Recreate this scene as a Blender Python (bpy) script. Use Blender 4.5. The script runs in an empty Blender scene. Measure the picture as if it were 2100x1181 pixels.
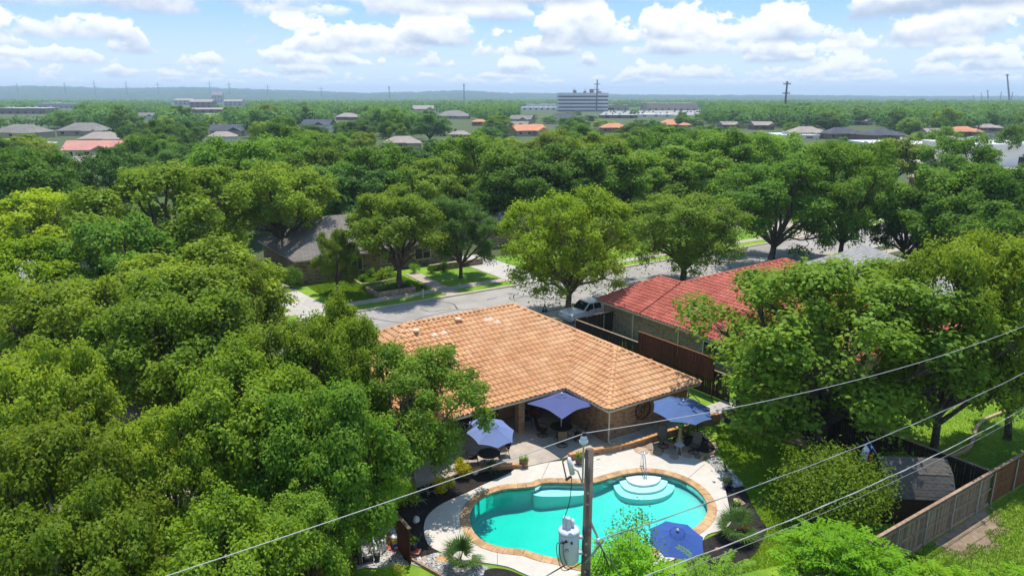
import bpy, bmesh, math, random
import numpy as np
from mathutils import Vector, Matrix
R = math.radians
sc = bpy.context.scene
col = sc.collection
rng = random.Random(7)
nr = np.random.default_rng(7)

# ------------------------------------------------------------------ camera
CAM_H, PITCH, FOC = 19.5, R(14.67), 1491.0       # drone height in m, tilt below the horizon, focal length in photo pixels (2100 wide)
cam = bpy.data.cameras.new('camera'); camo = bpy.data.objects.new('camera', cam); col.objects.link(camo)
camo.location = (0, 0, CAM_H); camo.rotation_euler = (R(90) - PITCH, 0, 0)
cam.sensor_width = 36; cam.lens = 36 * FOC / 2100; cam.clip_start = 0.1; cam.clip_end = 40000
sc.camera = camo

# ------------------------------------------------------------------ world: physical sky + cumulus rows at their real distances
SUN_EL, SUN_AZ = R(74), R(6)                      # azimuth measured from +Y (straight ahead) towards +X
w = bpy.data.worlds.new('World'); sc.world = w; w.use_nodes = True
wt = w.node_tree; wt.nodes.clear()
def nd(t, ty, **k):
    n = t.nodes.new(ty)
    for a, b in k.items(): setattr(n, a, b)
    return n
class NT:
    def __init__(s, t): s.t = t
    def put(s, sock, v):
        if isinstance(v, bpy.types.NodeSocket): s.t.links.new(v, sock)
        else: sock.default_value = v
    def m(s, op, a, b=0.0, c=0.0, clamp=False):
        n = nd(s.t, 'ShaderNodeMath', operation=op, use_clamp=clamp)
        s.put(n.inputs[0], a); s.put(n.inputs[1], b); s.put(n.inputs[2], c)
        return n.outputs[0]
    def ss(s, x, a, b):                             # smoothstep from a to b
        n = nd(s.t, 'ShaderNodeMapRange', interpolation_type='SMOOTHSTEP')
        s.put(n.inputs[0], x); s.put(n.inputs[1], a); s.put(n.inputs[2], b)
        return n.outputs[0]
    def mix(s, f, a, b):
        n = nd(s.t, 'ShaderNodeMix', data_type='RGBA')
        s.put(n.inputs[0], f); s.put(n.inputs[6], a); s.put(n.inputs[7], b)
        return n.outputs[2]
    def vec(s, x, y, z):
        n = nd(s.t, 'ShaderNodeCombineXYZ')
        s.put(n.inputs[0], x); s.put(n.inputs[1], y); s.put(n.inputs[2], z)
        return n.outputs[0]
    def noise(s, v, scale, det=5.0, rough=0.55, dist=0.0):
        n = nd(s.t, 'ShaderNodeTexNoise'); s.put(n.inputs['Vector'], v)
        n.inputs['Scale'].default_value = scale; n.inputs['Detail'].default_value = det
        n.inputs['Roughness'].default_value = rough; n.inputs['Distortion'].default_value = dist
        return n.outputs[0]
W = NT(wt)
sky = nd(wt, 'ShaderNodeTexSky', sky_type='NISHITA', sun_disc=False)
sky.sun_elevation = SUN_EL; sky.sun_rotation = SUN_AZ; sky.altitude = 200; sky.air_density = 1.0; sky.dust_density = 0.6; sky.ozone_density = 2.5
tc = nd(wt, 'ShaderNodeTexCoord'); sp = nd(wt, 'ShaderNodeSeparateXYZ'); wt.links.new(tc.outputs['Generated'], sp.inputs[0])
X, Y, Z = sp.outputs
rad = W.m('MAXIMUM', W.m('SQRT', W.m('ADD', W.m('MULTIPLY', X, X), W.m('MULTIPLY', Y, Y))), 0.02)
nx, ny, tn = W.m('DIVIDE', X, rad), W.m('DIVIDE', Y, rad), W.m('DIVIDE', Z, rad)
c = W.mix(0.75, sky.outputs[0], (0.70, 1.75, 3.45, 1))
c = W.mix(W.ss(tn, 0.13, 0.0), c, (3.2, 3.8, 4.3, 1))
BASE = 0.95                                        # cloud base, km
rows = [(58, 1.0), (44, 1.0), (33, 1.0), (25, .95), (19, .95), (14.5, .92), (11, .9), (8.6, .9), (6.6, .9), (4.8, .85), (3.4, .8), (2.2, .8)]
for i, (D, cov) in enumerate(rows):
    h = W.m('MULTIPLY', tn, D)
    px, py = W.m('MULTIPLY', nx, D), W.m('MULTIPLY', ny, D)
    off = 13.7 * i
    v = W.vec(W.m('ADD', px, off), W.m('ADD', py, off * .6), W.m('MULTIPLY', h, 1.35))
    v2 = W.vec(W.m('ADD', px, off), W.m('ADD', py, off * .6), W.m('ADD', W.m('MULTIPLY', h, 1.35), 0.26))
    big = W.noise(W.vec(W.m('ADD', px, off * 2), py, 0.0), 0.26, 1.0)
    n1, n2 = W.noise(v, 0.66, 8.0, 0.56), W.noise(v2, 0.66, 4.0, 0.5)
    up = W.m('SUBTRACT', h, W.m('ADD', BASE * (.92 + .06 * math.sin(i * 2.3)), W.m('MULTIPLY', big, .22)))
    d = W.m('SUBTRACT', W.m('ADD', W.m('MULTIPLY', n1, 1.15), W.m('MULTIPLY', big, 1.1)), W.m('ADD', 1.13 - .08 * cov, W.m('MULTIPLY', W.m('MAXIMUM', up, 0.0), 0.30)))
    wob = W.m('MULTIPLY', W.m('SUBTRACT', n1, 0.5), 0.5)
    bot = W.ss(W.m('ADD', up, wob), -0.05, 0.10)
    a = W.m('MULTIPLY', W.ss(d, 0.0, 0.05), bot)
    lit = W.m('ADD', W.m('MULTIPLY', W.m('SUBTRACT', n1, n2), 2.6), W.m('MULTIPLY', up, 1.0), clamp=False)
    lit = W.ss(W.m('SUBTRACT', lit, W.m('MULTIPLY', d, 0.75)), -0.30, 0.34)
    far = min(1.0, D / 60)
    dark = tuple((1 - far * .7) * q + far * .7 * r_ for q, r_ in zip((1.7, 2.05, 2.7), (3.0, 3.5, 4.0))) + (1,)
    cc = W.mix(lit, dark, (4.6, 4.6, 4.65, 1))
    c = W.mix(W.m('MULTIPLY', a, 0.96 - .25 * far), c, cc)
c = W.mix(W.ss(tn, 0.02, -0.005), c, (3.0, 3.7, 4.2, 1))
bg = nd(wt, 'ShaderNodeBackground'); bg.inputs[1].default_value = 0.125
wo = nd(wt, 'ShaderNodeOutputWorld'); wt.links.new(c, bg.inputs[0]); wt.links.new(bg.outputs[0], wo.inputs[0])
w.cycles.sampling_method = 'MANUAL'; w.cycles.sample_map_resolution = 256

# ------------------------------------------------------------------ sun and exposure
sl = bpy.data.lights.new('sun', 'SUN'); sl.energy = 2.6; sl.angle = R(0.53); sl.color = (1, .965, .9)
so = bpy.data.objects.new('sun', sl); col.objects.link(so)
sdir = Vector((math.sin(SUN_AZ) * math.cos(SUN_EL), math.cos(SUN_AZ) * math.cos(SUN_EL), math.sin(SUN_EL)))
so.rotation_euler = sdir.to_track_quat('Z', 'Y').to_euler(); so.location = (0, 0, 60)
vs = sc.view_settings; vs.view_transform = 'Standard'; vs.look = 'None'; vs.exposure = 1.1; vs.gamma = 1; vs.use_curve_mapping = False
cy = sc.cycles; cy.max_bounces = 6; cy.diffuse_bounces = 3; cy.glossy_bounces = 2; cy.transmission_bounces = 3; cy.transparent_max_bounces = 8; cy.volume_bounces = 0
cy.caustics_reflective = False; cy.caustics_refractive = False; cy.use_adaptive_sampling = True

# ------------------------------------------------------------------ frames: G = ground point seen at a photo pixel; L = street-aligned lot frame
_c, _s = math.cos(PITCH), math.sin(PITCH)
def G(x, y, z=0.0):
    dx, dy = (x - 1050) / FOC, (y - 590.5) / FOC
    t = (CAM_H - z) / (_s + dy * _c)
    return Vector((dx * t, (_c - dy * _s) * t, z))
def PX(p):                                          # back to photo pixels, used for spacing trees around roofs
    x, y, z = p[0], p[1], p[2] - CAM_H
    zc = y * _c - z * _s
    return 1050 + FOC * x / zc, 590.5 + FOC * (-z * _c - y * _s) / zc
ANG = R(33.6); UX, UY = math.cos(ANG), math.sin(ANG)
def L(u, v, z=0.0): return Vector((3.26 + u * UX + v * UY, 41.2 + u * UY - v * UX, z))
def UV(p): return ((p[0] - 3.26) * UX + (p[1] - 41.2) * UY, (p[0] - 3.26) * UY - (p[1] - 41.2) * UX)

# ------------------------------------------------------------------ materials
M = {}
def mat(name, colr, rough=.8, var=.0, scale=4.0, bump=0.0, bscale=None, spec=.3, metal=0.0, rnd=0.0, col2=None, det=5.0, coords='Object', bdist=.05):
    """principled with two-scale noise between colr and col2 (or +-var), optional bump, optional per-piece variation"""
    m = bpy.data.materials.new(name); m.use_nodes = True; t = m.node_tree; b = t.nodes['Principled BSDF']; N = NT(t)
    b.inputs['Roughness'].default_value = rough; b.inputs['Specular IOR Level'].default_value = spec; b.inputs['Metallic'].default_value = metal
    tcn = nd(t, 'ShaderNodeTexCoord'); vec = tcn.outputs[coords]
    c = tuple(colr) + (1,)
    if var or col2:
        lo = tuple(max(0, q * (1 - var)) for q in colr) + (1,); hi = (tuple(col2) if col2 else tuple(q * (1 + var) for q in colr)) + (1,)
        n = N.noise(vec, scale, det, .6); n2 = N.noise(vec, scale * .17, 3)
        f = N.ss(N.m('ADD', N.m('MULTIPLY', n, .6), N.m('MULTIPLY', n2, .4)), .34, .66)
        c = N.mix(f, lo if not col2 else c, hi)
    if rnd:
        oi = nd(t, 'ShaderNodeObjectInfo'); ge = nd(t, 'ShaderNodeNewGeometry')
        r = N.m('FRACT', N.m('ADD', oi.outputs['Random'], ge.outputs['Random Per Island']))
        hs = nd(t, 'ShaderNodeHueSaturation'); N.put(hs.inputs['Color'], c)
        N.put(hs.inputs['Value'], N.m('ADD', 1 - rnd, N.m('MULTIPLY', r, 2 * rnd)))
        N.put(hs.inputs['Hue'], N.m('ADD', .5 - rnd * .03, N.m('MULTIPLY', N.m('FRACT', N.m('MULTIPLY', r, 7.3)), rnd * .06)))
        c = hs.outputs[0]
    N.put(b.inputs['Base Color'], c)
    if bump:
        bn = nd(t, 'ShaderNodeBump'); bn.inputs['Strength'].default_value = bump; bn.inputs['Distance'].default_value = bdist
        N.put(bn.inputs['Height'], N.noise(vec, bscale or scale * 3, 4)); t.links.new(bn.outputs[0], b.inputs['Normal'])
    M[name] = m; return m
def brick_mat(name, c1, c2, mortar, sx=.21, sy=.075, bump=.6, dark=None, msize=.012):
    m = bpy.data.materials.new(name); m.use_nodes = True; t = m.node_tree; b = t.nodes['Principled BSDF']; N = NT(t)
    b.inputs['Roughness'].default_value = .9; b.inputs['Specular IOR Level'].default_value = .2
    tcn = nd(t, 'ShaderNodeTexCoord'); s = nd(t, 'ShaderNodeSeparateXYZ'); t.links.new(tcn.outputs['Object'], s.inputs[0])
    v = N.vec(N.m('ADD', s.outputs[0], s.outputs[1]), s.outputs[2], 0.0)
    br = nd(t, 'ShaderNodeTexBrick'); N.put(br.inputs['Vector'], v); br.inputs['Scale'].default_value = 1
    br.inputs['Brick Width'].default_value = sx; br.inputs['Row Height'].default_value = sy; br.inputs['Mortar Size'].default_value = msize; br.inputs['Bias'].default_value = -.1
    br.inputs['Color1'].default_value = tuple(c1) + (1,); br.inputs['Color2'].default_value = tuple(c2) + (1,); br.inputs['Mortar'].default_value = tuple(mortar) + (1,)
    n = N.noise(v, 3.0, 3)
    sp2 = nd(t, 'ShaderNodeVectorMath', operation='SNAP'); N.put(sp2.inputs[0], v); sp2.inputs[1].default_value = (sx, sy, 1)
    wn = nd(t, 'ShaderNodeTexWhiteNoise'); N.put(wn.inputs['Vector'], sp2.outputs[0])
    c = br.outputs['Color']
    if dark: c = N.mix(N.m('MULTIPLY', N.m('GREATER_THAN', wn.outputs[0], .80), N.m('SUBTRACT', 1.0, br.outputs['Fac'])), c, tuple(dark) + (1,))
    hs = nd(t, 'ShaderNodeHueSaturation'); N.put(hs.inputs['Color'], c); N.put(hs.inputs['Value'], N.m('ADD', .72, N.m('MULTIPLY', n, .56)))
    N.put(b.inputs['Base Color'], hs.outputs[0])
    bn = nd(t, 'ShaderNodeBump'); bn.inputs['Strength'].default_value = bump; bn.inputs['Distance'].default_value = .015
    N.put(bn.inputs['Height'], N.m('SUBTRACT', 1.0, br.outputs['Fac'])); t.links.new(bn.outputs[0], b.inputs['Normal'])
    M[name] = m; return m
def leaf_mat(name, c1, c2, trans=.38, objvar=.25):
    m = bpy.data.materials.new(name); m.use_nodes = True; t = m.node_tree; t.nodes.clear(); N = NT(t)
    ge = nd(t, 'ShaderNodeNewGeometry'); oi = nd(t, 'ShaderNodeObjectInfo'); at = nd(t, 'ShaderNodeAttribute', attribute_name='tint')
    f = N.m('ADD', N.m('MULTIPLY', ge.outputs['Random Per Island'], .45), N.m('MULTIPLY', at.outputs['Fac'], .55))
    c = N.mix(f, tuple(c1) + (1,), tuple(c2) + (1,))
    hs = nd(t, 'ShaderNodeHueSaturation'); N.put(hs.inputs['Color'], c)
    N.put(hs.inputs['Value'], N.m('ADD', 1 - objvar, N.m('MULTIPLY', oi.outputs['Random'], 2 * objvar)))
    N.put(hs.inputs['Hue'], N.m('ADD', .5 - .012, N.m('MULTIPLY', N.m('FRACT', N.m('MULTIPLY', oi.outputs['Random'], 17.3)), .024)))
    d = nd(t, 'ShaderNodeBsdfPrincipled'); d.inputs['Roughness'].default_value = .55; d.inputs['Specular IOR Level'].default_value = .12
    N.put(d.inputs['Base Color'], hs.outputs[0])
    tr = nd(t, 'ShaderNodeBsdfTranslucent')
    hs2 = nd(t, 'ShaderNodeHueSaturation'); N.put(hs2.inputs['Color'], hs.outputs[0]); hs2.inputs['Hue'].default_value = .485; hs2.inputs['Value'].default_value = 1.5; hs2.inputs['Saturation'].default_value = 1.05
    N.put(tr.inputs[0], hs2.outputs[0])
    mx = nd(t, 'ShaderNodeMixShader'); mx.inputs[0].default_value = trans
    t.links.new(d.outputs[0], mx.inputs[1]); t.links.new(tr.outputs[0], mx.inputs[2])
    o = nd(t, 'ShaderNodeOutputMaterial'); t.links.new(mx.outputs[0], o.inputs[0])
    M[name] = m; return m
def glass_mat(name, c, rough=.08):
    m = mat(name, c, rough, spec=.6); return m

leaf_mat('leaf_oak', (.112, .192, .016), (.268, .370, .028))
leaf_mat('leaf_lime', (.170, .280, .010), (.340, .470, .020))
leaf_mat('leaf_green', (.092, .190, .018), (.215, .350, .034))
leaf_mat('leaf_dark', (.068, .150, .014), (.150, .275, .026), .36)
leaf_mat('leaf_olive', (.140, .225, .020), (.280, .385, .040))
leaf_mat('leaf_bluish', (.068, .155, .024), (.150, .270, .044), .36)
leaf_mat('leaf_fresh', (.120, .260, .010), (.240, .430, .022), .42)
leaf_mat('leaf_elm', (.130, .225, .012), (.290, .410, .028), .42)
leaf_mat('leaf_yellow', (.420, .420, .012), (.680, .600, .022), .4)
leaf_mat('leaf_palm', (.060, .125, .020), (.150, .240, .045), .25)
leaf_mat('leaf_agave', (.180, .230, .150), (.420, .440, .320), .15)
leaf_mat('leaf_grass', (.125, .245, .012), (.260, .390, .022), .3)
mat('bark', (.105, .086, .066), .95, .5, 6, .8, 18)
mat('bark_grey', (.150, .125, .095), .95, .45, 5, .8, 14)
mat('lawn', (.100, .205, .012), .95, scale=1.1, col2=(.215, .330, .024), bump=.5, bscale=28)
mat('lawn_rough', (.110, .170, .018), .95, scale=.8, col2=(.210, .270, .034), bump=.6, bscale=22)
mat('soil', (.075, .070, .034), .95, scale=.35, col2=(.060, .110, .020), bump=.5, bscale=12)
mat('bare_soil', (.230, .165, .105), .95, .3, 3, .5, 14)
mat('mulch', (.012, .010, .009), .95, scale=18, col2=(.040, .031, .026), bump=1.0, bscale=40)
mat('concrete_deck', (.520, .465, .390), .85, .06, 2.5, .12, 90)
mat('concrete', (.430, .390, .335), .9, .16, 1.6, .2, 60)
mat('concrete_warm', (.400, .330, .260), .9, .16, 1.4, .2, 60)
mat('joint', (.150, .130, .110), .95)
mat('asphalt', (.250, .225, .195), .9, scale=.30, col2=(.360, .325, .285), bump=.25, bscale=50)
mat('tar', (.030, .030, .032), .6)
mat('kerb', (.460, .380, .290), .9, .15, 1.5, .2, 30)
mat('tile_orange', (.550, .262, .112), .8, scale=.8, col2=(.690, .392, .202), rnd=.10, bump=.12, bscale=30, spec=.25)
mat('tile_pale', (.780, .560, .380), .8, .08, 3, rnd=.06)
mat('tile_red', (.360, .078, .046), .75, scale=.8, col2=(.520, .150, .098), rnd=.14, bump=.12, bscale=30)
mat('roof_under', (.140, .070, .040), .95)
brick_mat('brick', (.42, .20, .095), (.30, .13, .06), (.40, .29, .19), dark=(.10, .055, .04))
brick_mat('brick_tan', (.33, .22, .13), (.25, .155, .09), (.34, .27, .19), dark=(.05, .042, .04), msize=.016)
brick_mat('brick_far', (.36, .26, .15), (.26, .17, .09), (.30, .24, .17), sx=.42, sy=.14, dark=(.10, .07, .05))
mat('trim', (.62, .52, .38), .6, .05, 3)
mat('trim_white', (.70, .69, .66), .5)
mat('glass', (.018, .022, .026), .08, spec=.7)
mat('dark_iron', (.028, .022, .018), .5, .2, 10, metal=.3)
mat('bronze', (.090, .042, .026), .55, .3, 8, metal=.4)
mat('sling', (.135, .120, .090), .85, .15, 40)
mat('sling_brown', (.105, .085, .050), .85, scale=60, col2=(.165, .140, .090))
mat('fabric_blue', (.055, .105, .235), .75, .06, 2)
mat('fabric_violet', (.070, .084, .205), .75, .06, 2)
mat('fabric_royal', (.028, .075, .260), .75, .06, 2)
mat('fabric_sky', (.135, .180, .340), .75, .06, 2)
mat('stone_coping', (.330, .180, .080), .85, scale=3.2, col2=(.520, .330, .170), rnd=.14, bump=.3, bscale=18)
mat('flagstone', (.300, .210, .140), .9, scale=1.6, col2=(.420, .320, .230), rnd=.2, bump=.3, bscale=14)
mat('brick_edge', (.520, .230, .080), .85, scale=5, col2=(.640, .360, .160), rnd=.22, bump=.2, bscale=40)
mat('wood_dark', (.042, .024, .017), .9, .35, 7, rnd=.18, bump=.3, bscale=25)
mat('wood_red', (.105, .030, .014), .85, .3, 6, rnd=.2, bump=.3, bscale=25)
mat('wood_stain', (.150, .062, .022), .85, .3, 6, rnd=.22, bump=.3, bscale=25)
mat('wood_grey', (.150, .105, .068), .92, scale=5, col2=(.270, .200, .138), rnd=.38, bump=.4, bscale=25)
mat('wood_cap', (.300, .200, .130), .92, .3, 5, bump=.3, bscale=20)
mat('wood_pole', (.120, .092, .068), .95, scale=4, col2=(.190, .150, .112), bump=.6, bscale=25)
mat('galv', (.420, .430, .440), .45, .12, 8, metal=.5)
mat('tank_grey', (.500, .540, .600), .4, .05, 3, spec=.5)
mat('porcelain', (.620, .640, .680), .25, spec=.5)
mat('wire', (.240, .240, .240), .6)
mat('wire_bright', (.380, .375, .370), .5)
mat('wire_black', (.020, .020, .022), .5)
mat('chrome', (.75, .76, .78), .15, metal=1.0)
mat('plaster', (.540, .640, .600), .7, .04, 1.2)
mat('pool_tile', (.060, .200, .200), .4, .5, 12)
mat('step_white', (.760, .800, .780), .7)
mat('rock_white', (.620, .580, .500), .9, .2, 6, .5, 14)
mat('rock_tan', (.420, .300, .180), .9, .25, 5, .5, 12)
mat('rock_orange', (.560, .300, .120), .9, .2, 5, .4, 12)
mat('terracotta', (.420, .130, .075), .9, .15, 6, rnd=.1)
mat('pot_blue', (.012, .022, .075), .2, .2, 6, spec=.6)
mat('pot_mosaic', (.050, .035, .045), .6, scale=14, col2=(.260, .160, .130))
mat('pvc', (.660, .650, .620), .5)
mat('black_plastic', (.020, .020, .022), .5)
mat('yellow', (.640, .470, .030), .5)
mat('label_blue', (.015, .060, .340), .45)
mat('gazing_green', (.060, .330, .040), .12, .5, 5, spec=.7)
mat('cast_stone', (.520, .430, .210), .9, .15, 8)
mat('red_paint', (.520, .030, .045), .4)
mat('orange_paint', (.620, .180, .040), .5)
mat('shingle_dark', (.105, .092, .076), .95, .35, 6, .4, 30, rnd=.15)
mat('shingle_grey', (.170, .155, .135), .95, scale=1.2, col2=(.250, .225, .195), rnd=.14, bump=.3, bscale=12)
mat('shingle_brown', (.130, .105, .080), .95, scale=.8, col2=(.200, .175, .140), rnd=.18, bump=.3, bscale=12)
mat('shingle_pink', (.420, .300, .245), .95, scale=.8, col2=(.520, .390, .320), rnd=.10, bump=.3, bscale=10)
mat('shingle_slate', (.075, .080, .092), .95, .25, 1.5, .3, 10)
mat('shingle_tan', (.330, .270, .225), .95, .15, 1.5, .3, 10)
mat('tile_far_orange', (.560, .240, .120), .9, .12, 1.5)
mat('tile_far_pink', (.520, .240, .190), .9, .12, 1.5)
mat('wall_tan', (.380, .310, .240), .9, .1, 1)
mat('wall_white', (.720, .690, .640), .85, .05, 1)
mat('wall_brown', (.200, .140, .100), .9, .15, 1)
mat('roof_white', (.780, .770, .740), .8, .06, .2)
mat('roof_metal', (.500, .500, .490), .6, .08, .3)
mat('band_dark', (.045, .045, .060), .25, spec=.6)
mat('band_light', (.640, .610, .610), .7)
mat('car_white', (.760, .770, .770), .25, spec=.6)
mat('car_grey', (.120, .125, .130), .25, spec=.6, rnd=.6)
mat('car_dark', (.050, .055, .060), .3, spec=.6)
mat('tyre', (.018, .018, .018), .9)
mat('steel_far', (.130, .130, .130), .7)
mat('pole_far', (.085, .075, .070), .9)
mat('flag_white', (.72, .73, .78), .8); mat('flag_red', (.38, .02, .03), .8); mat('flag_blue', (.012, .022, .110), .8)
mat('hill', (.030, .070, .030), .95, scale=.02, col2=(.055, .105, .048), bump=1.0, bscale=.08, bdist=6)
mat('gravel_mat', (.300, .285, .265), .9, rnd=.55, col2=(.52, .49, .45), scale=9)

# ------------------------------------------------------------------ mesh helpers
class MB:
    def __init__(s): s.v = []; s.f = []; s.m = []
    def add(s, vs, fs, mi=0):
        o = len(s.v); s.v += [tuple(p) for p in vs]; s.f += [tuple(o + i for i in f) for f in fs]; s.m += [mi] * len(fs); return s
    def box(s, x0, x1, y0, y1, z0, z1, mi=0, mx=None):
        vs = [(x, y, z) for x in (x0, x1) for y in (y0, y1) for z in (z0, z1)]
        if mx is not None: vs = [mx @ Vector(p) for p in vs]
        return s.add(vs, [(0, 1, 3, 2), (4, 6, 7, 5), (0, 4, 5, 1), (2, 3, 7, 6), (0, 2, 6, 4), (1, 5, 7, 3)], mi)
    def prism(s, poly, z0, z1, mi=0, top=True, bot=True):
        n = len(poly); vs = [(p[0], p[1], z0) for p in poly] + [(p[0], p[1], z1) for p in poly]
        fs = [(i, (i + 1) % n, n + (i + 1) % n, n + i) for i in range(n)]
        if top: fs.append(tuple(range(n, 2 * n)))
        if bot: fs.append(tuple(range(n - 1, -1, -1)))
        return s.add(vs, fs, mi)
    def ext(s, prof, y0, y1, mi=0, axis='y'):       # profile in (x,z) pushed along y
        n = len(prof); vs = [(p[0], y0, p[1]) for p in prof] + [(p[0], y1, p[1]) for p in prof]
        return s.add(vs, [(i, (i + 1) % n, n + (i + 1) % n, n + i) for i in range(n)] + [tuple(range(n)), tuple(range(2 * n - 1, n - 1, -1))], mi)
    def lathe(s, prof, n=16, mi=0, c=(0, 0, 0), sx=1, sy=1):   # prof (r,z)
        vs = []; fs = []
        for r, z in prof:
            for k in range(n):
                a = 2 * math.pi * k / n; vs.append((c[0] + r * sx * math.cos(a), c[1] + r * sy * math.sin(a), c[2] + z))
        for j in range(len(prof) - 1):
            for k in range(n):
                fs.append((j * n + k, j * n + (k + 1) % n, (j + 1) * n + (k + 1) % n, (j + 1) * n + k))
        fs.append(tuple(range(n - 1, -1, -1))); fs.append(tuple((len(prof) - 1) * n + k for k in range(n)))
        return s.add(vs, fs, mi)
    def tube(s, pts, rs, n=6, mi=0, closed=False):
        pts = [Vector(p) for p in pts]
        if not hasattr(rs, '__len__'): rs = [rs] * len(pts)
        o = len(s.v); ref = None; m = len(pts)
        for i, p in enumerate(pts):
            d = (pts[(i + 1) % m] - pts[i - 1]) if closed else (pts[min(i + 1, m - 1)] - pts[max(i - 1, 0)])
            if d.length < 1e-9: d = Vector((0, 0, 1))
            d.normalize()
            if ref is None: ref = Vector((1, 0, 0)) if abs(d.x) < .8 else Vector((0, 1, 0))
            b = d.cross(ref).normalized(); ref = b.cross(d)
            for k in range(n):
                a = 2 * math.pi * k / n; q = p + (ref * math.cos(a) + b * math.sin(a)) * rs[i]
                s.v.append(tuple(q))
        cnt = 0
        for i in range(m if closed else m - 1):
            for k in range(n):
                j = (i + 1) % m
                s.f.append((o + i * n + k, o + i * n + (k + 1) % n, o + j * n + (k + 1) % n, o + j * n + k)); cnt += 1
        if not closed:
            s.f.append(tuple(o + k for k in range(n - 1, -1, -1))); s.f.append(tuple(o + (m - 1) * n + k for k in range(n))); cnt += 2
        s.m += [mi] * cnt
        return s
    def ball(s, c, r, seed=0, amp=.0, nu=10, nv=7, mi=0):
        rr = random.Random(seed); rx, ry, rz = r if hasattr(r, '__len__') else (r, r, r); vs = []; fs = []
        for j in range(nv + 1):
            t = math.pi * j / nv
            for k in range(nu):
                a = 2 * math.pi * k / nu; q = 1 + amp * (rr.random() - .5) * 2 * (0 < j < nv)
                vs.append((c[0] + rx * q * math.sin(t) * math.cos(a), c[1] + ry * q * math.sin(t) * math.sin(a), c[2] + rz * q * math.cos(t)))
        for j in range(nv):
            for k in range(nu): fs.append((j * nu + k, (j + 1) * nu + k, (j + 1) * nu + (k + 1) % nu, j * nu + (k + 1) % nu))
        return s.add(vs, fs, mi)
    def mesh(s, name, mats, smooth=False):
        me = bpy.data.meshes.new(name); me.from_pydata(s.v, [], s.f)
        for q in (mats if isinstance(mats, (list, tuple)) else [mats]): me.materials.append(M[q] if isinstance(q, str) else q)
        me.polygons.foreach_set('material_index', s.m)
        bm = bmesh.new(); bm.from_mesh(me); bmesh.ops.recalc_face_normals(bm, faces=bm.faces); bm.to_mesh(me); bm.free()
        if smooth: me.polygons.foreach_set('use_smooth', [True] * len(me.polygons))
        me.update(); return me
    def build(s, name, mats, parent=None, smooth=False, loc=None, rot=None):
        return ob(name, s.mesh(name, mats, smooth), parent, loc, rot)
def ob(name, me, parent=None, loc=None, rot=None):
    o = bpy.data.objects.new(name, me); col.objects.link(o)
    if parent is not None: o.parent = parent
    if loc is not None: o.location = loc
    if rot is not None: o.rotation_euler = rot if hasattr(rot, '__len__') else (0, 0, rot)
    return o
def tag(o, label, cat, group=None, kind=None):
    if label: o['label'] = label
    if cat: o['category'] = cat
    if group: o['group'] = group
    if kind: o['kind'] = kind
    return o
def thing(name, label, cat, loc=(0, 0, 0), rz=0.0, group=None):
    return tag(ob(name, None, None, loc, (0, 0, rz)), label, cat, group)
def struct(o, label, cat=None):
    o['kind'] = 'structure'; o['label'] = label; o['category'] = cat or o.name.replace('_', ' ').split('.')[0]; return o
def dup(o, parent=None):
    c = o.copy(); col.objects.link(c)
    if parent is not None: c.parent = parent
    for ch in o.children: dup(ch, c)
    return c
def cat_rom(pts, n=6, closed=True):
    pts = [Vector(p) for p in pts]; out = []; m = len(pts)
    for i in range(m if closed else m - 1):
        p0, p1, p2, p3 = (pts[(i - 1) % m], pts[i], pts[(i + 1) % m], pts[(i + 2) % m]) if closed else (pts[max(i - 1, 0)], pts[i], pts[i + 1], pts[min(i + 2, m - 1)])
        for k in range(n):
            t = k / n
            out.append(.5 * ((2 * p1) + (p2 - p0) * t + (2 * p0 - 5 * p1 + 4 * p2 - p3) * t * t + (3 * p1 - p0 - 3 * p2 + p3) * t ** 3))
    if not closed: out.append(pts[-1])
    return out
def resample(pts, step, closed=True):
    pts = [Vector(p) for p in pts]
    if closed: pts = pts + [pts[0]]
    d = [0]
    for a, b in zip(pts, pts[1:]): d.append(d[-1] + (b - a).length)
    n = max(3, round(d[-1] / step)); out = []; j = 0
    for i in range(n if closed else n + 1):
        t = d[-1] * i / n
        while j < len(d) - 2 and d[j + 1] < t: j += 1
        out.append(pts[j].lerp(pts[j + 1], (t - d[j]) / max(1e-9, d[j + 1] - d[j])))
    return out
def offset(pts, r):                                  # outward offset of a closed loop given counter-clockwise
    n = len(pts); out = []
    for i in range(n):
        t = (pts[(i + 1) % n] - pts[i - 1]); t.z = 0; t.normalize(); out.append(pts[i] + Vector((t.y, -t.x, 0)) * r)
    return out
def area2(p): return sum(p[i].x * p[(i + 1) % len(p)].y - p[(i + 1) % len(p)].x * p[i].y for i in range(len(p)))
def sheet(name, poly, z, m, label, cat=None, kind='structure', thick=0.0):
    b = MB()
    if thick: b.prism(poly, z - thick, z)
    else: b.add([(p[0], p[1], z) for p in poly], [tuple(range(len(poly)))])
    me = b.mesh(name, m)
    bm = bmesh.new(); bm.from_mesh(me); bmesh.ops.triangulate(bm, faces=[f for f in bm.faces if len(f.verts) > 4]); 
    for f in bm.faces:
        if not thick and f.normal.z < 0: f.normal_flip()
    bm.to_mesh(me); bm.free()
    o = ob(name, me); o['kind'] = kind; o['label'] = label; o['category'] = cat or name.replace('_', ' '); return o
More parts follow.
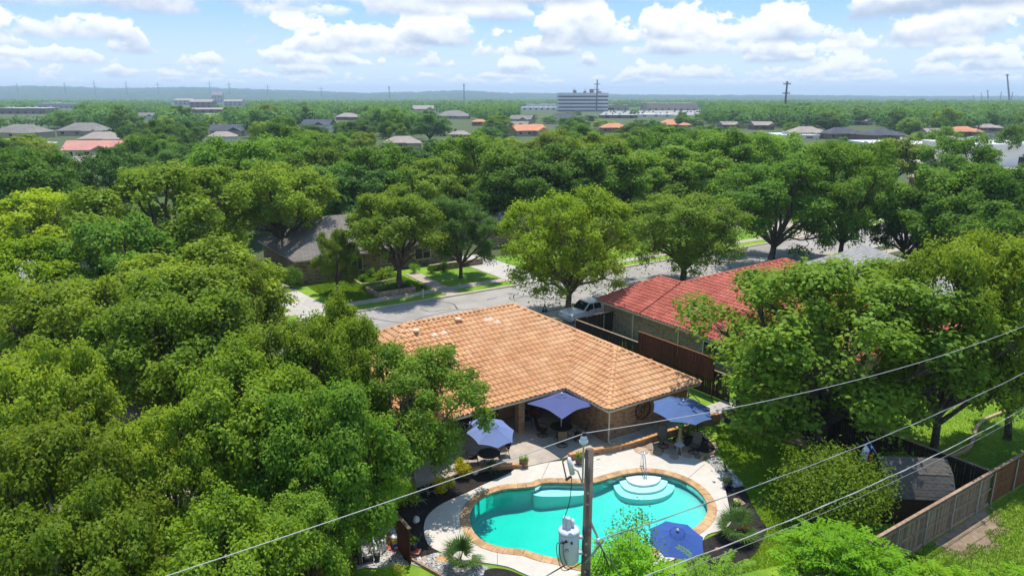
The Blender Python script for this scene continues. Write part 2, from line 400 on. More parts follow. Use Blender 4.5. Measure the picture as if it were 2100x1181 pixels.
# ------------------------------------------------------------------ foliage
def unit(a): return a / np.maximum(np.linalg.norm(a, axis=1, keepdims=True), 1e-9)
def leaf_mesh(name, c, nrm, ln, wd, tint, mats, direc=None, fold=.18):
    n = len(c); g = np.random.default_rng(n)
    nrm = unit(nrm)
    t = g.normal(size=(n, 3)) if direc is None else direc + g.normal(size=(n, 3)) * .25
    t = unit(t - nrm * np.sum(t * nrm, 1, keepdims=True)); b = np.cross(nrm, t)
    ln = np.broadcast_to(np.asarray(ln, float), (n,))[:, None]; wd = np.broadcast_to(np.asarray(wd, float), (n,))[:, None]
    co = np.stack([c - t * ln * .5, c + b * wd * .5 + nrm * wd * fold, c + t * ln * .5 - nrm * ln * .12, c - b * wd * .5 + nrm * wd * fold], 1).reshape(-1, 3)
    me = bpy.data.meshes.new(name); me.vertices.add(4 * n); me.loops.add(4 * n); me.polygons.add(n)
    me.vertices.foreach_set('co', co.astype(np.float32).ravel()); me.loops.foreach_set('vertex_index', np.arange(4 * n, dtype=np.int32))
    me.polygons.foreach_set('loop_start', np.arange(0, 4 * n, 4, dtype=np.int32))
    me.update(calc_edges=True)
    at = me.attributes.new('tint', 'FLOAT', 'POINT'); at.data.foreach_set('value', np.repeat(tint, 4).astype(np.float32))
    for q in (mats if isinstance(mats, (list, tuple)) else [mats]): me.materials.append(M[q])
    return me
def sph(g, n): return unit(g.normal(size=(n, 3)))
PROTO = {}
def make_proto(key, seed, nlobe, nclump, nleaf, leaf, R0=5.0, H0=10.0, fork=2.6, cr=(.75, 1.15), flat=.62, droop=0.0, branches=True, shape='round', fill=.25, zlow=-.5, lobe=.36, jit=.15):
    """crown of clumped leaves (unit tree: 10 m high, 10 m wide) + trunk with limbs reaching the clumps"""
    g = np.random.default_rng(seed); zc = fork + (H0 - fork) * .44; rz = (H0 - fork) * .56
    lob = []
    for i in range(nlobe):
        a = i * 2.399 + g.uniform(-.4, .4); z = zlow + (.95 - zlow) * ((i + .5) / nlobe); z = min(z, .95)
        rr = math.sqrt(max(.05, 1 - z * z)); k = g.uniform(.62, .86)
        if shape == 'vase': rr *= (.45 + .55 * (z + 1) / 2) * 1.15
        if shape == 'cone': rr *= 1.15 - .5 * (z + 1) / 2
        lob.append((math.cos(a) * rr * R0 * k, math.sin(a) * rr * R0 * k, zc + z * rz * k))
    lob.append((g.uniform(-.8, .8), g.uniform(-.8, .8), zc + rz * .55)); lob = np.array(lob)
    lr = g.uniform(.8, 1.25, len(lob)) * R0 * lobe
    cen, rad, own = [], [], []
    for i in range(nclump):
        j = int(g.integers(len(lob))); d = sph(g, 1)[0]
        if g.random() < .7: d[2] = abs(d[2])
        k = g.uniform(.55, 1.08)
        p = lob[j] + d * lr[j] * k * np.array([1, 1, .95])
        q = (p - np.array([0, 0, zc])) / np.array([R0 * 1.02, R0 * 1.02, rz * 1.03]); l = np.linalg.norm(q)
        if l > 1: p = np.array([0, 0, zc]) + (p - np.array([0, 0, zc])) / l
        cen.append(p); rad.append(g.uniform(*cr)); own.append(j)
    cen = np.array(cen); rad = np.array(rad)
    C, NN, T, LN = [], [], [], []
    for p, r in zip(cen, rad):
        n = int(nleaf * (r / np.mean(cr)) ** 2); d = sph(g, n)
        low = (d[:, 2] < -.2) & (g.random(n) < .55); d[low, 2] *= -1
        rr = r * np.where(g.random(n) < fill, g.uniform(.15, .9, n), g.normal(.97, jit, n))
        bump = 1 + .22 * np.sin(d[:, 0] * 5 + p[0] * 7) * np.sin(d[:, 1] * 5 + p[1] * 5) + .12 * np.sin(d[:, 2] * 9 + p[2] * 3)
        q = p + d * (rr * bump)[:, None] * np.array([1, 1, flat])
        if droop:
            k = g.random(n) < .3; q[k, 2] -= g.exponential(droop, k.sum())
        C.append(q); o = unit(q - np.array([0, 0, zc - 1]))
        NN.append(d * .75 + o * .2 + np.array([0, 0, .4]) + g.normal(size=(n, 3)) * .42)
        T.append(np.full(n, g.random())); LN.append(leaf * g.uniform(.7, 1.3, n))
    C, NN, T, LN = np.concatenate(C), np.concatenate(NN), np.concatenate(T), np.concatenate(LN)
    crown = leaf_mesh(key + '_crown', C, NN, LN, LN * .66, T, 'leaf_oak')
    b = MB(); rr = random.Random(seed)
    fk = Vector((rr.uniform(-.2, .2), rr.uniform(-.2, .2), fork))
    b.tube([(0, 0, -.3), (0, 0, .25), (fk.x * .6, fk.y * .6, fork * .55), fk], [.36, .27, .235, .21], 8)
    if branches:
        for j, q in enumerate(lob):
            q = Vector(q); st = fk + Vector((0, 0, rr.uniform(-.5, .3)))
            m1 = st.lerp(q, .38) + Vector((rr.uniform(-.3, .3), rr.uniform(-.3, .3), rr.uniform(0, .5))); m2 = st.lerp(q, .72) + Vector((rr.uniform(-.3, .3), rr.uniform(-.3, .3), rr.uniform(-.1, .4)))
            b.tube([st, m1, m2, q], [.15, .11, .075, .04], 6)
            for i in [k for k in range(nclump) if own[k] == j][:7]:
                p = Vector(cen[i]); mm = q.lerp(p, .5) + Vector((rr.uniform(-.2, .2), rr.uniform(-.2, .2), .15)); b.tube([m2.lerp(q, rr.random()), mm, p], [.045, .03, .012], 4)
    if branches:
        for i in range(0, nclump, 3):                   # bare twigs poking out of the leaf clumps
            p = Vector(cen[i]); o_ = (p - Vector((0, 0, zc - 1))).normalized() + Vector((rr.uniform(-.5, .5), rr.uniform(-.5, .5), rr.uniform(-.3, .4))); e = p + o_ * (rad[i] * rr.uniform(.9, 1.5)); b.tube([p, p.lerp(e, .5) + Vector((rr.uniform(-.08, .08), rr.uniform(-.08, .08), .03)), e], [.022, .014, .006], 3)
    trunk = b.mesh(key + '_trunk', 'bark')
    PROTO[key] = (trunk, crown)
for k, sd in enumerate((11, 23, 37, 58)): make_proto('oak%d' % k, sd, 22, 195, 205, .205, cr=(.36, .82), flat=.9, lobe=.24, jit=.2)
make_proto('oaklow0', 91, 22, 200, 200, .20, cr=(.36, .82), flat=.9, lobe=.25, fork=1.7, zlow=-.75, jit=.2)
make_proto('spread0', 63, 26, 215, 185, .205, cr=(.36, .80), flat=.9, lobe=.25, fork=1.4, zlow=-.95, jit=.2)
for k, sd in enumerate((5, 19, 44)): make_proto('ash%d' % k, sd, 14, 190, 240, .19, cr=(.45, .85), flat=.85, lobe=.32, fork=1.7, shape='round', zlow=-.75)
make_proto('cedar0', 71, 18, 300, 170, .17, cr=(.34, .66), flat=.8, droop=.5, fork=2.3, zlow=-.85, jit=.3, fill=.35, lobe=.34)          # fine airy crown with hanging twigs
for k, sd in enumerate((3, 8, 15, 29)): make_proto('mid%d' % k, sd, 16, 170, 120, .30, cr=(.5, .95), flat=.85, lobe=.32, jit=.2, fork=1.2, zlow=-.8)
for k, sd in enumerate((2, 9, 14)): make_proto('far%d' % k, sd, 12, 80, 50, .55, cr=(.8, 1.3), flat=.85, lobe=.33, zlow=-.8, fork=.9, branches=False, fill=.1)
make_proto('vase0', 81, 9, 85, 120, .36, cr=(.7, 1.1), flat=.8, fork=2.2, shape='vase')
make_proto('spruce0', 83, 9, 85, 130, .34, cr=(.7, 1.1), flat=.8, fork=1.4, shape='cone')
TREES = []
def tree(key, x, y, h, wd, leaf, label, name='shade_tree', group=None, rot=None, bark='bark', cat='tree'):
    tr, cr = PROTO[key]
    o = thing(name, label, cat, (x, y, 0), rng.uniform(0, 6.28) if rot is None else rot, group)
    o.scale = (wd / 10, wd / 10, h / 10)
    for nm, me, mm in (('trunk', tr, bark), ('crown', cr, leaf)):
        p = ob(nm, me, o); p.material_slots[0].link = 'OBJECT'; p.material_slots[0].material = M[mm]
        if nm == 'crown': p['kind'] = 'stuff'
    TREES.append((x, y, h, wd)); return o
def row_height(py, wpx, h, ratio=1.05):               # height at which a crown of this apparent width has natural proportions
    tn_ = math.tan(PITCH - math.atan((590.5 - py) / FOC))
    if tn_ < .035: return h
    k = wpx / (FOC * tn_); return min(16, max(6, CAM_H * k / (ratio + k)))
def top_tree(key, px, py, h, wpx, leaf, label, **k):      # a tree of height h whose top shows at this photo pixel
    p = G(px, py, h); zc = p.y * _c - (h - CAM_H) * _s
    return tree(key, p.x, p.y, h, wpx * zc / FOC, leaf, label, **k)
def base_tree(key, px, py, ptop, wpx, leaf, label, **k):  # a tree whose trunk foot shows at (px,py) and whose top reaches row ptop
    p = G(px, py); dy = (ptop - 590.5) / FOC; h = CAM_H - p.y * (_s + dy * _c) / (_c - dy * _s)
    zc = p.y * _c + (CAM_H - h) * _s
    return tree(key, p.x, p.y, h, wpx * zc / FOC, leaf, label, **k)

# ------------------------------------------------------------------ ground and roads
def flat_hole(name, outer, z, m, label):               # a ground sheet cut open over the pool basin
    bm = bmesh.new(); es = []
    for lp in ([Vector(p) for p in outer], pool_loop()):
        vs = [bm.verts.new((p.x, p.y, z)) for p in lp]; es += [bm.edges.new((vs[i], vs[(i + 1) % len(vs)])) for i in range(len(vs))]
    bmesh.ops.triangle_fill(bm, edges=es, use_beauty=True)
    for f in bm.faces:
        if f.normal.z < 0: f.normal_flip()
    me = bpy.data.meshes.new(name); bm.to_mesh(me); bm.free(); me.materials.append(M[m]); return struct(ob(name, me), label)
def pool_loop(): return coping_out
def LP(*uv): return [L(u, v) for u, v in uv]
def lsheet(name, uvs, z, m, label, **k): return sheet(name, LP(*uvs), z, m, label, **k)
lsheet('lawn', [(11.9, -13), (70, -13), (70, 18.7), (11.9, 18.7)], .004, 'lawn', 'bright lawn behind the dark side fence')
lsheet('lawn', [(-90, 18.7), (90, 18.7), (90, 34), (-90, 34)], .004, 'lawn_rough', 'rough grass strip along the outside of the weathered fence')
lsheet('lawn', [(-90, -20.3), (-15, -20.3), (-15, -11.5), (-90, -11.5)], .006, 'lawn', 'front lawn on the house side of the street')
lsheet('lawn', [(-90, -43.5), (120, -43.5), (120, -30), (-90, -30)], .006, 'lawn', 'front lawns on the far side of the street')
sheet('bare_soil', cat_rom(LP((6.4, 19.0), (9.5, 18.9), (11.6, 18.95), (11.9, 19.4), (10.9, 19.8), (10.2, 20.5), (9.2, 20.3), (8.5, 20.9), (7.4, 20.4), (6.6, 20.5), (6.1, 19.7)), 4), .012, 'bare_soil', 'bare earth patch beside the weathered fence')
lsheet('bare_soil', [(12.5, 24.2), (30, 21.5), (30, 23.4), (12.5, 26.2)], .012, 'bare_soil', 'worn wheel track in the rough grass')
lsheet('street', [(-140, -29.95), (160, -29.95), (160, -20.45), (-140, -20.45)], .008, 'asphalt', 'pale asphalt residential street with tar lines')
def strip(name, v0, v1, z0, z1, m, label, u0=-140, u1=160, cuts=()):
    b = MB(); segs = []; a = u0
    for c0, c1 in sorted(cuts): segs.append((a, c0)); a = c1
    segs.append((a, u1))
    for s0, s1 in segs: b.prism([L(s0, v0), L(s1, v0), L(s1, v1), L(s0, v1)], z0, z1)
    return struct(b.build(name, m), label)
strip('kerb', -30.28, -29.95, -.05, .13, 'kerb', 'tan concrete kerb on the far side of the street', cuts=[(17.2, 23.0), (-6.5, -2.5)])
strip('kerb', -20.45, -20.12, -.05, .13, 'kerb', 'tan concrete kerb on the house side of the street', cuts=[(12.0, 18.0)])
strip('sidewalk', -33.6, -32.3, -.03, .035, 'concrete_warm', 'tan concrete sidewalk across the street')
strip('sidewalk', -18.6, -17.3, -.03, .035, 'concrete_warm', 'concrete sidewalk in front of the tiled houses')
lsheet('driveway', [(17.2, -30.2), (23.0, -30.2), (21.5, -33.6), (21.5, -46), (17.0, -46), (17.0, -33.6)], .05, 'concrete', 'pale concrete driveway across the street right of the shade tree', thick=.08)
lsheet('driveway', [(-6.5, -30.2), (-2.5, -30.2), (-3.0, -33.6), (-4.6, -52), (-7.6, -52), (-6.5, -33.6)], .05, 'concrete', 'narrow concrete drive beside the round clipped shrub', thick=.08)
lsheet('driveway', [(12.0, -20.2), (24.0, -20.2), (24.0, -14.2), (11.0, -14.2), (11.0, -18)], .05, 'concrete_warm', 'concrete drive under the white pickup', thick=.08)
lsheet('driveway', [(64, -30.2), (76, -30.2), (78, -56), (66, -56)], .05, 'concrete_warm', 'wide beige driveway far along the street', thick=.08)
lsheet('front_walk', [(8.4, -30.3), (10.0, -30.3), (10.6, -41.5), (9.0, -41.5)], .054, 'concrete_warm', 'tan concrete front walk up to the brick house across the street', thick=.08)
b = MB(); rr = random.Random(4)                     # sealed cracks: tar poured over the asphalt
for pts in ([(6, -30), (7.5, -27.6), (7.0, -25.6), (9.2, -24.2), (9.6, -22)], [(7.0, -25.6), (3.0, -25.2), (1, -23.8)], [(-1.5, -28.3), (.2, -25.4), (2.6, -22.2)], [(.9, -24), (2.9, -23.9), (2.2, -22.9), (.9, -24)],
            [(14, -28), (16, -24), (18.6, -21)], [(18.5, -28.5), (24, -24.6), (30, -22.4)], [(11, -27), (12.4, -27.2)], [(21, -23), (27, -25), (33, -24.6)], [(-12, -27), (-8, -25), (-3, -25.5)], [(4, -27.8), (4.5, -26.4), (6.5, -26.2)], [(13, -25.8), (20, -26.4)]):
    q = []
    for p in cat_rom([Vector((u, v, 0)) for u, v in pts], 5, False): q.append(p + Vector((rr.uniform(-.07, .07), rr.uniform(-.07, .07), 0)))
    for i in range(len(q) - 1):
        d = (q[i + 1] - q[i]).normalized(); s = Vector((-d.y, d.x, 0)) * .055
        b.add([(*L((q[i] + s).x, (q[i] + s).y)[:2], .013), (*L((q[i] - s).x, (q[i] - s).y)[:2], .013), (*L((q[i + 1] - s).x, (q[i + 1] - s).y)[:2], .013), (*L((q[i + 1] + s).x, (q[i + 1] + s).y)[:2], .013)], [(0, 1, 2, 3)])
struct(b.build('road_marking', 'tar'), 'black tar crack seals on the street', 'tar line')

# ------------------------------------------------------------------ pool terrace
def GP(pts): return [G(x, y) for x, y in pts]
inner = GP([(961, 1068), (968, 1040), (990, 1020), (1030, 1005), (1075, 1001), (1097, 998), (1110, 992), (1135, 990), (1190, 992), (1222, 990), (1250, 982), (1288, 972), (1325, 969), (1368, 975), (1410, 991), (1440, 1015), (1453, 1042), (1446, 1066), (1420, 1089), (1378, 1108), (1330, 1130), (1285, 1150), (1235, 1163), (1185, 1160), (1150, 1149), (1116, 1143), (1096, 1137), (1072, 1129), (1040, 1127), (1000, 1117), (973, 1098)])
inner = [p for p in cat_rom(inner, 4)]
if area2(inner) < 0: inner.reverse()
inner = resample(inner, .46)
deck_out = GP([(1040, 974), (992, 995), (957, 1012), (909, 1033), (880, 1055), (870, 1076), (871, 1100), (880, 1119), (899, 1131), (937, 1147), (978, 1153), (1040, 1163), (1080, 1180), (1150, 1205), (1250, 1200), (1330, 1170), (1400, 1140), (1437, 1114), (1451, 1097), (1482, 1088), (1498, 1074), (1501, 1057), (1495, 1040), (1489, 1012), (1482, 988), (1470, 969), (1447, 948), (1400, 936), (1340, 928), (1294, 921), (1217, 932), (1168, 944), (1127, 949), (1083, 957), (1062, 960)])
deck_out = cat_rom(deck_out, 3)
if area2(deck_out) < 0: deck_out.reverse()
coping_out = offset(inner, .40)
_near = LP((-60, -11.5), (11, -11.5), (11, 18.6), (-60, 18.6))
flat_hole('lawn', _near, .004, 'lawn', 'green back lawn around the pool and house')
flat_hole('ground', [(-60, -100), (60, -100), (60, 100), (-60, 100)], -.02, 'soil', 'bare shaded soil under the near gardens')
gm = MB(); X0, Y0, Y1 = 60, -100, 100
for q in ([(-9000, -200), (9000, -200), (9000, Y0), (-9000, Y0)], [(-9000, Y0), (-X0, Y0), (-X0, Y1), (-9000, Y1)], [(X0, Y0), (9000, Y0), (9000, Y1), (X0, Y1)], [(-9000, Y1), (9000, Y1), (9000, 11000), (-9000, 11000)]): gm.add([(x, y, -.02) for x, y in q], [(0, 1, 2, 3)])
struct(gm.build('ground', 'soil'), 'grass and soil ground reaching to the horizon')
def ring_fill(name, outer, hole, z, m, th):
    bm = bmesh.new(); es = []
    for lp in (outer, hole):
        vs = [bm.verts.new((p.x, p.y, z)) for p in lp]
        es += [bm.edges.new((vs[i], vs[(i + 1) % len(vs)])) for i in range(len(vs))]
    bmesh.ops.triangle_fill(bm, edges=es, use_beauty=True)
    r_ = bmesh.ops.extrude_face_region(bm, geom=bm.faces[:]); bmesh.ops.translate(bm, verts=[v for v in r_['geom'] if isinstance(v, bmesh.types.BMVert)], vec=(0, 0, -th))
    bmesh.ops.recalc_face_normals(bm, faces=bm.faces)
    me = bpy.data.meshes.new(name); bm.to_mesh(me); bm.free(); me.materials.append(M[m]); return me
deck = struct(ob('pool_deck', ring_fill('pool_deck', deck_out, coping_out, .06, 'concrete_deck', .22)), 'pale concrete deck around the swimming pool')
jl = MB()
for a_, b_ in [((870, 1087), (962, 1081)), ((1497, 1052), (1456, 1046)), ((1445, 953), (1408, 985)), ((1390, 1143), (1370, 1122)), ((1127, 949), (1110, 985)), ((1020, 1160), (1020, 1125))]:
    p, q = G(*a_), G(*b_); d = (q - p).normalized(); s = Vector((-d.y, d.x, 0)) * .012
    jl.add([(p + s).to_tuple()[:2] + (.064,), (p - s).to_tuple()[:2] + (.064,), (q - s).to_tuple()[:2] + (.064,), (q + s).to_tuple()[:2] + (.064,)], [(0, 1, 2, 3)])
jl.build('joint', 'joint', deck)
# the pool: shell, stones, water
pool = thing('swimming_pool', 'kidney shaped turquoise swimming pool with stone coping', 'pool', tuple(sum(inner, Vector()) / len(inner)))
pc = pool.location.copy()
def rel(p, z=None): return (p[0] - pc.x, p[1] - pc.y, p[2] if z is None else z)
n = len(inner)
sh = MB(); ring = []
depthf = lambda p: -.56 - .70 * max(0, min(1, (6.0 - p.x) / 6.0))
lv = [(0.0, 0.0), (0.0, -.16), (0.0, None), (-.45, None), (-1.4, None)]
for k, (o_, z_) in enumerate(lv):
    q = offset(inner, o_) if o_ else inner
    if o_ < -1: q = [p.lerp(pc, .22) for p in inner]
    elif o_: q = [p.lerp(pc, .08) for p in inner]
    zz = (lambda p: 0.03) if k == 0 else (lambda p: -.14) if k == 1 else (lambda p: depthf(p) + .22) if k == 2 else (lambda p: depthf(p) + .08) if k == 3 else depthf
    ring.append([rel(p, zz(p)) for p in q])
vs = [p for r_ in ring for p in r_]; fs = []
for k in range(len(ring) - 1):
    for i in range(n): fs.append((k * n + i, k * n + (i + 1) % n, (k + 1) * n + (i + 1) % n, (k + 1) * n + i))
ctr = len(vs); vs.append((0, 0, depthf(pc)))
for i in range(n): fs.append(((len(ring) - 1) * n + i, (len(ring) - 1) * n + (i + 1) % n, ctr))
sh.add(vs, fs); sh.m = [1 if i < n else 0 for i in range(len(fs))]
basin = sh.build('basin', ['plaster', 'pool_tile'], pool, True)
for i in range(n):                                   # coping stones, each its own piece
    j = (i + 1) % n; g_ = .006
    a0, a1, b0, b1 = inner[i].lerp(inner[j], .015), inner[i].lerp(inner[j], .985), coping_out[i].lerp(coping_out[j], .015), coping_out[i].lerp(coping_out[j], .985)
    cx = (a0 - b0).normalized() * .05; a0 = a0 + cx; a1 = a1 + cx; hz = rng.uniform(.075, .09)
    if hz and (a0 - a1).length > .02:
        m_ = MB(); m_.prism([rel(a0), rel(a1), rel(b1 - cx * .1), rel(b0 - cx * .1)], .0, hz); m_.build('coping_stone', 'stone_coping', pool)
wm = bpy.data.materials.new('pool_water'); wm.use_nodes = True; t = wm.node_tree; t.nodes.clear(); N = NT(t)
tp = nd(t, 'ShaderNodeBsdfTransparent'); tp.inputs[0].default_value = (.97, 1, 1, 1)
gl = nd(t, 'ShaderNodeBsdfGlossy'); gl.inputs['Roughness'].default_value = .03
fr = nd(t, 'ShaderNodeFresnel'); fr.inputs[0].default_value = 1.33
tcw = nd(t, 'ShaderNodeTexCoord'); bw = nd(t, 'ShaderNodeBump'); bw.inputs['Strength'].default_value = .5; bw.inputs['Distance'].default_value = .02
N.put(bw.inputs['Height'], N.noise(tcw.outputs['Object'], 5.0, 3)); t.links.new(bw.outputs[0], gl.inputs['Normal']); t.links.new(bw.outputs[0], fr.inputs['Normal'])
ms = nd(t, 'ShaderNodeMixShader'); t.links.new(fr.outputs[0], ms.inputs[0]); t.links.new(tp.outputs[0], ms.inputs[1]); t.links.new(gl.outputs[0], ms.inputs[2])
va = nd(t, 'ShaderNodeVolumeAbsorption'); va.inputs[0].default_value = (.0, .945, .885, 1); va.inputs[1].default_value = 1.25
om = nd(t, 'ShaderNodeOutputMaterial'); t.links.new(ms.outputs[0], om.inputs[0]); t.links.new(va.outputs[0], om.inputs[1]); M['pool_water'] = wm
wb = MB(); wpoly = [p.lerp(pc, .002) for p in inner]
wb.prism([rel(p) for p in wpoly], -1.9, -.06); wme = wb.mesh('water', 'pool_water')
bm = bmesh.new(); bm.from_mesh(wme); bmesh.ops.triangulate(bm, faces=bm.faces[:]); bm.to_mesh(wme); bm.free(); ob('water', wme, pool)
def arc_step(name, outline, z0, z1):
    m_ = MB(); m_.prism([rel(p) for p in cat_rom(GP(outline), 4)], z0, z1); return m_.build(name, 'step_white', pool)
arc_step('step', [(1283, 972), (1292, 958), (1325, 955), (1355, 960), (1355, 978), (1343, 988), (1315, 991), (1292, 985)], -.9, -.10)
arc_step('step', [(1270, 974), (1285, 958), (1325, 953), (1364, 960), (1369, 982), (1352, 997), (1315, 1002), (1282, 994)], -.9, -.22)
arc_step('step', [(1258, 978), (1278, 958), (1325, 950), (1372, 960), (1384, 988), (1362, 1006), (1318, 1012), (1274, 1004)], -.9, -.34)
arc_step('bench_ledge', [(1092, 1000), (1105, 988), (1125, 978), (1200, 980), (1205, 999), (1180, 1005), (1112, 1006)], -1.1, -.31)
hr = thing('pool_handrail', 'chrome handrail rising from the deck beside the pool steps', 'handrail', tuple(G(1321, 972)))
for s in (-.06, .06):
    MB().tube(cat_rom([(s, .75, .05), (s, .72, .85), (s, .45, .95), (s, -.2, .35), (s, -.45, -.2)], 6, False), .022, 8).build('rail', 'chrome', hr, True)
MB().lathe([(.06, .05), (.06, .075), (.03, .08)], 12, c=(-.06, .75, 0)).lathe([(.06, .05), (.06, .075), (.03, .08)], 12, c=(.06, .75, 0)).build('flange', 'chrome', hr)
o = MB().lathe([(.13, 0), (.13, .012), (.11, .014)], 20).build('skimmer_lid', 'trim_white', None, loc=tuple(G(1464, 1051, .061))); tag(o, 'round white skimmer lid set in the pool deck', 'lid')

# patio, walks, beds
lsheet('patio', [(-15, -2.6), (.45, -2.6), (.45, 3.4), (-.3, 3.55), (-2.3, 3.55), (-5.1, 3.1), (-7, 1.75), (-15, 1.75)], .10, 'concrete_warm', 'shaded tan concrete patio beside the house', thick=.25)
lsheet('side_walk', [(.5, 3.0), (11, 3.0), (11, 4.25), (6, 4.3), (1.0, 4.15), (-.3, 3.52)], .096, 'concrete', 'grey concrete walk along the medallion wall', thick=.25)
jp = MB()
for (u0, v0, u1, v1, wd) in [(-15, -.55, .45, -.55, .02), (-2.9, -.55, -2.9, 3.4, .012), (-6, -.55, -6, 1.7, .012), (-2.9, 1.6, .4, 1.6, .012), (3.4, 3.5, 3.4, 4.2, .012), (6.0, 3.5, 6.0, 4.2, .012)]:
    p, q = L(u0, v0, .104), L(u1, v1, .104); d = (q - p).normalized(); s = Vector((-d.y, d.x, 0)) * wd; jp.add([p + s, p - s, q - s, q + s], [(0, 1, 2, 3)])
struct(jp.build('patio_joint', 'joint'), 'dark joint lines across the patio concrete', 'joint')
def gsheet(name, pts, z, m, label, **k): return sheet(name, cat_rom(GP(pts), 3), z, m, label, **k)
gsheet('mulch_bed', [(1062, 958), (1040, 948), (985, 948), (930, 955), (860, 975), (800, 1010), (808, 1060), (830, 1150), (898, 1132), (884, 1110), (880, 1060), (909, 1036), (957, 1015), (1010, 990), (1042, 974)], .03, 'mulch', 'black mulch bed curving along the left side of the pool deck')
gsheet('mulch_bed', [(1484, 1004), (1524, 998), (1540, 1030), (1560, 1065), (1573, 1085), (1560, 1115), (1545, 1140), (1500, 1165), (1420, 1175), (1410, 1150), (1440, 1110), (1490, 1084), (1496, 1050)], .03, 'mulch', 'black mulch bed right of the pool with palm and red ornament')
gsheet('mulch_bed', [(1378, 905), (1398, 889), (1425, 892), (1448, 903), (1468, 922), (1462, 932), (1440, 930), (1415, 920)], .11, 'mulch', 'raised mulch bed with stone border behind the sling chairs')
gsheet('mulch_bed', [(985, 1181), (1005, 1166), (1040, 1168), (1075, 1182), (1120, 1200), (1000, 1215)], .03, 'mulch', 'black mulch bed at the near tip of the pool deck')
gsheet('mulch_bed', [(1465, 860), (1560, 880), (1640, 915), (1670, 950), (1740, 960), (1760, 910), (1660, 850), (1540, 830)], .025, 'mulch', 'shaded mulch bed under the big yard oak')
gsheet('gravel_bed', [(838, 1150), (898, 1134), (978, 1156), (1003, 1166), (985, 1185), (930, 1190), (880, 1170)], .028, 'gravel_mat', 'pebble bed round the fan palm')
gsheet('gravel_bed', [(1447, 944), (1470, 935), (1500, 965), (1526, 998), (1486, 1003), (1474, 972)], .028, 'gravel_mat', 'pebble bed between deck and lawn')
gsheet('gravel_bed', [(725, 1110), (800, 1075), (815, 1100), (845, 1150), (800, 1165), (740, 1160)], .028, 'gravel_mat', 'pebble pad round the pool equipment')
def pebbles(pts, n, z, seed, label):
    poly = GP(pts); xs = [p.x for p in poly]; ys = [p.y for p in poly]; r_ = random.Random(seed); m_ = MB(); k = 0
    def inside(x, y):
        c_ = False
        for i in range(len(poly)):
            a_, b_ = poly[i], poly[i - 1]
            if (a_.y > y) != (b_.y > y) and x < (b_.x - a_.x) * (y - a_.y) / (b_.y - a_.y) + a_.x: c_ = not c_
        return c_
    while k < n:
        x, y = r_.uniform(min(xs), max(xs)), r_.uniform(min(ys), max(ys))
        if inside(x, y):
            s = r_.uniform(.025, .06); m_.ball((x, y, z + s * .3), (s, s * r_.uniform(.6, 1), s * .6), k, .2, 5, 3); k += 1
    o = m_.build('pebbles', 'gravel_mat', None); o['kind'] = 'stuff'; o['label'] = label; o['category'] = 'gravel'
pebbles([(838, 1150), (898, 1134), (978, 1156), (1003, 1166), (985, 1185), (930, 1190), (880, 1170)], 1500, .03, 1, 'loose grey and white pebbles round the fan palm')
pebbles([(1447, 944), (1470, 935), (1500, 965), (1526, 998), (1486, 1003), (1474, 972)], 900, .03, 2, 'loose grey pebbles between deck and lawn')
pebbles([(725, 1110), (800, 1075), (815, 1100), (845, 1150), (800, 1165), (740, 1160)], 700, .03, 3, 'loose pebbles round the pool pump')
fl = struct(lsheet('flagstone_pad', [(1.6, 4.6), (4.0, 5.0), (5.0, 6.9), (4.6, 8.0), (2.2, 6.9), (.6, 5.4)], .05, 'bare_soil', 'flagstone pad under the two sling chairs', thick=.1), 'flagstone pad under the two sling chairs', 'paving')
for (u, v, r_, s) in [(1.5, 5.2, .5, 1), (2.4, 5.3, .55, 2), (3.2, 5.5, .5, 3), (2.0, 5.9, .42, 4), (2.8, 6.2, .5, 5), (3.7, 6.3, .52, 6), (3.3, 7.0, .46, 7), (4.2, 7.1, .45, 8), (4.5, 6.5, .3, 9), (2.5, 6.75, .3, 10), (4.3, 7.7, .28, 11)]:
    q = random.Random(s); k = 7; c0 = L(u, v); m_ = MB(); m_.prism([(c0.x + math.cos(6.283 * i / k) * r_ * q.uniform(.8, 1.05), c0.y + math.sin(6.283 * i / k) * r_ * q.uniform(.8, 1.05)) for i in range(k)], .03, q.uniform(.075, .095)); m_.build('flagstone', 'flagstone', fl)
# low brick walls with rowlock caps
def brick_wall(path, h, label, z0=0.0, wth=.24, name='brick_garden_wall'):
    pts = resample(cat_rom([L(u, v) for u, v in path], 6, False), .118, False)
    t_ = thing(name, label, 'wall', tuple(pts[0]))
    o0 = pts[0]; m_ = MB(); base = []
    nrm = []
    for i in range(len(pts)):
        d = (pts[min(i + 1, len(pts) - 1)] - pts[max(i - 1, 0)]).normalized(); nrm.append(Vector((-d.y, d.x, 0)))
    lft = [p + q * (wth / 2 - .02) - o0 for p, q in zip(pts, nrm)]; rgt = [p - q * (wth / 2 - .02) - o0 for p, q in zip(pts, nrm)]
    m_.prism([(p.x, p.y) for p in lft] + [(p.x, p.y) for p in reversed(rgt)], z0, h - .075); m_.build('wall_body', 'brick', t_)
    me = MB().box(-.054, .054, -wth / 2, wth / 2, 0, .072).mesh('brick', 'brick_edge')
    for i in range(len(pts) - 1):
        p = (pts[i] + pts[i + 1]) / 2 - o0; d = pts[i + 1] - pts[i]
        ob('brick', me, t_, (p.x, p.y, h - .073 + rng.uniform(-.004, .004)), math.atan2(d.y, d.x) + rng.uniform(-.03, .03))
brick_wall([(-2.6, 3.75), (-1.2, 4.0), (.6, 4.45), (2.2, 4.6), (4.2, 4.65), (6.4, 4.7)], .42, 'low brick wall between the pool deck and the side walk')
brick_wall([(6.4, 4.6), (7.3, 4.75), (8.2, 5.0)], .62, 'taller end of brick garden wall beside the oak')
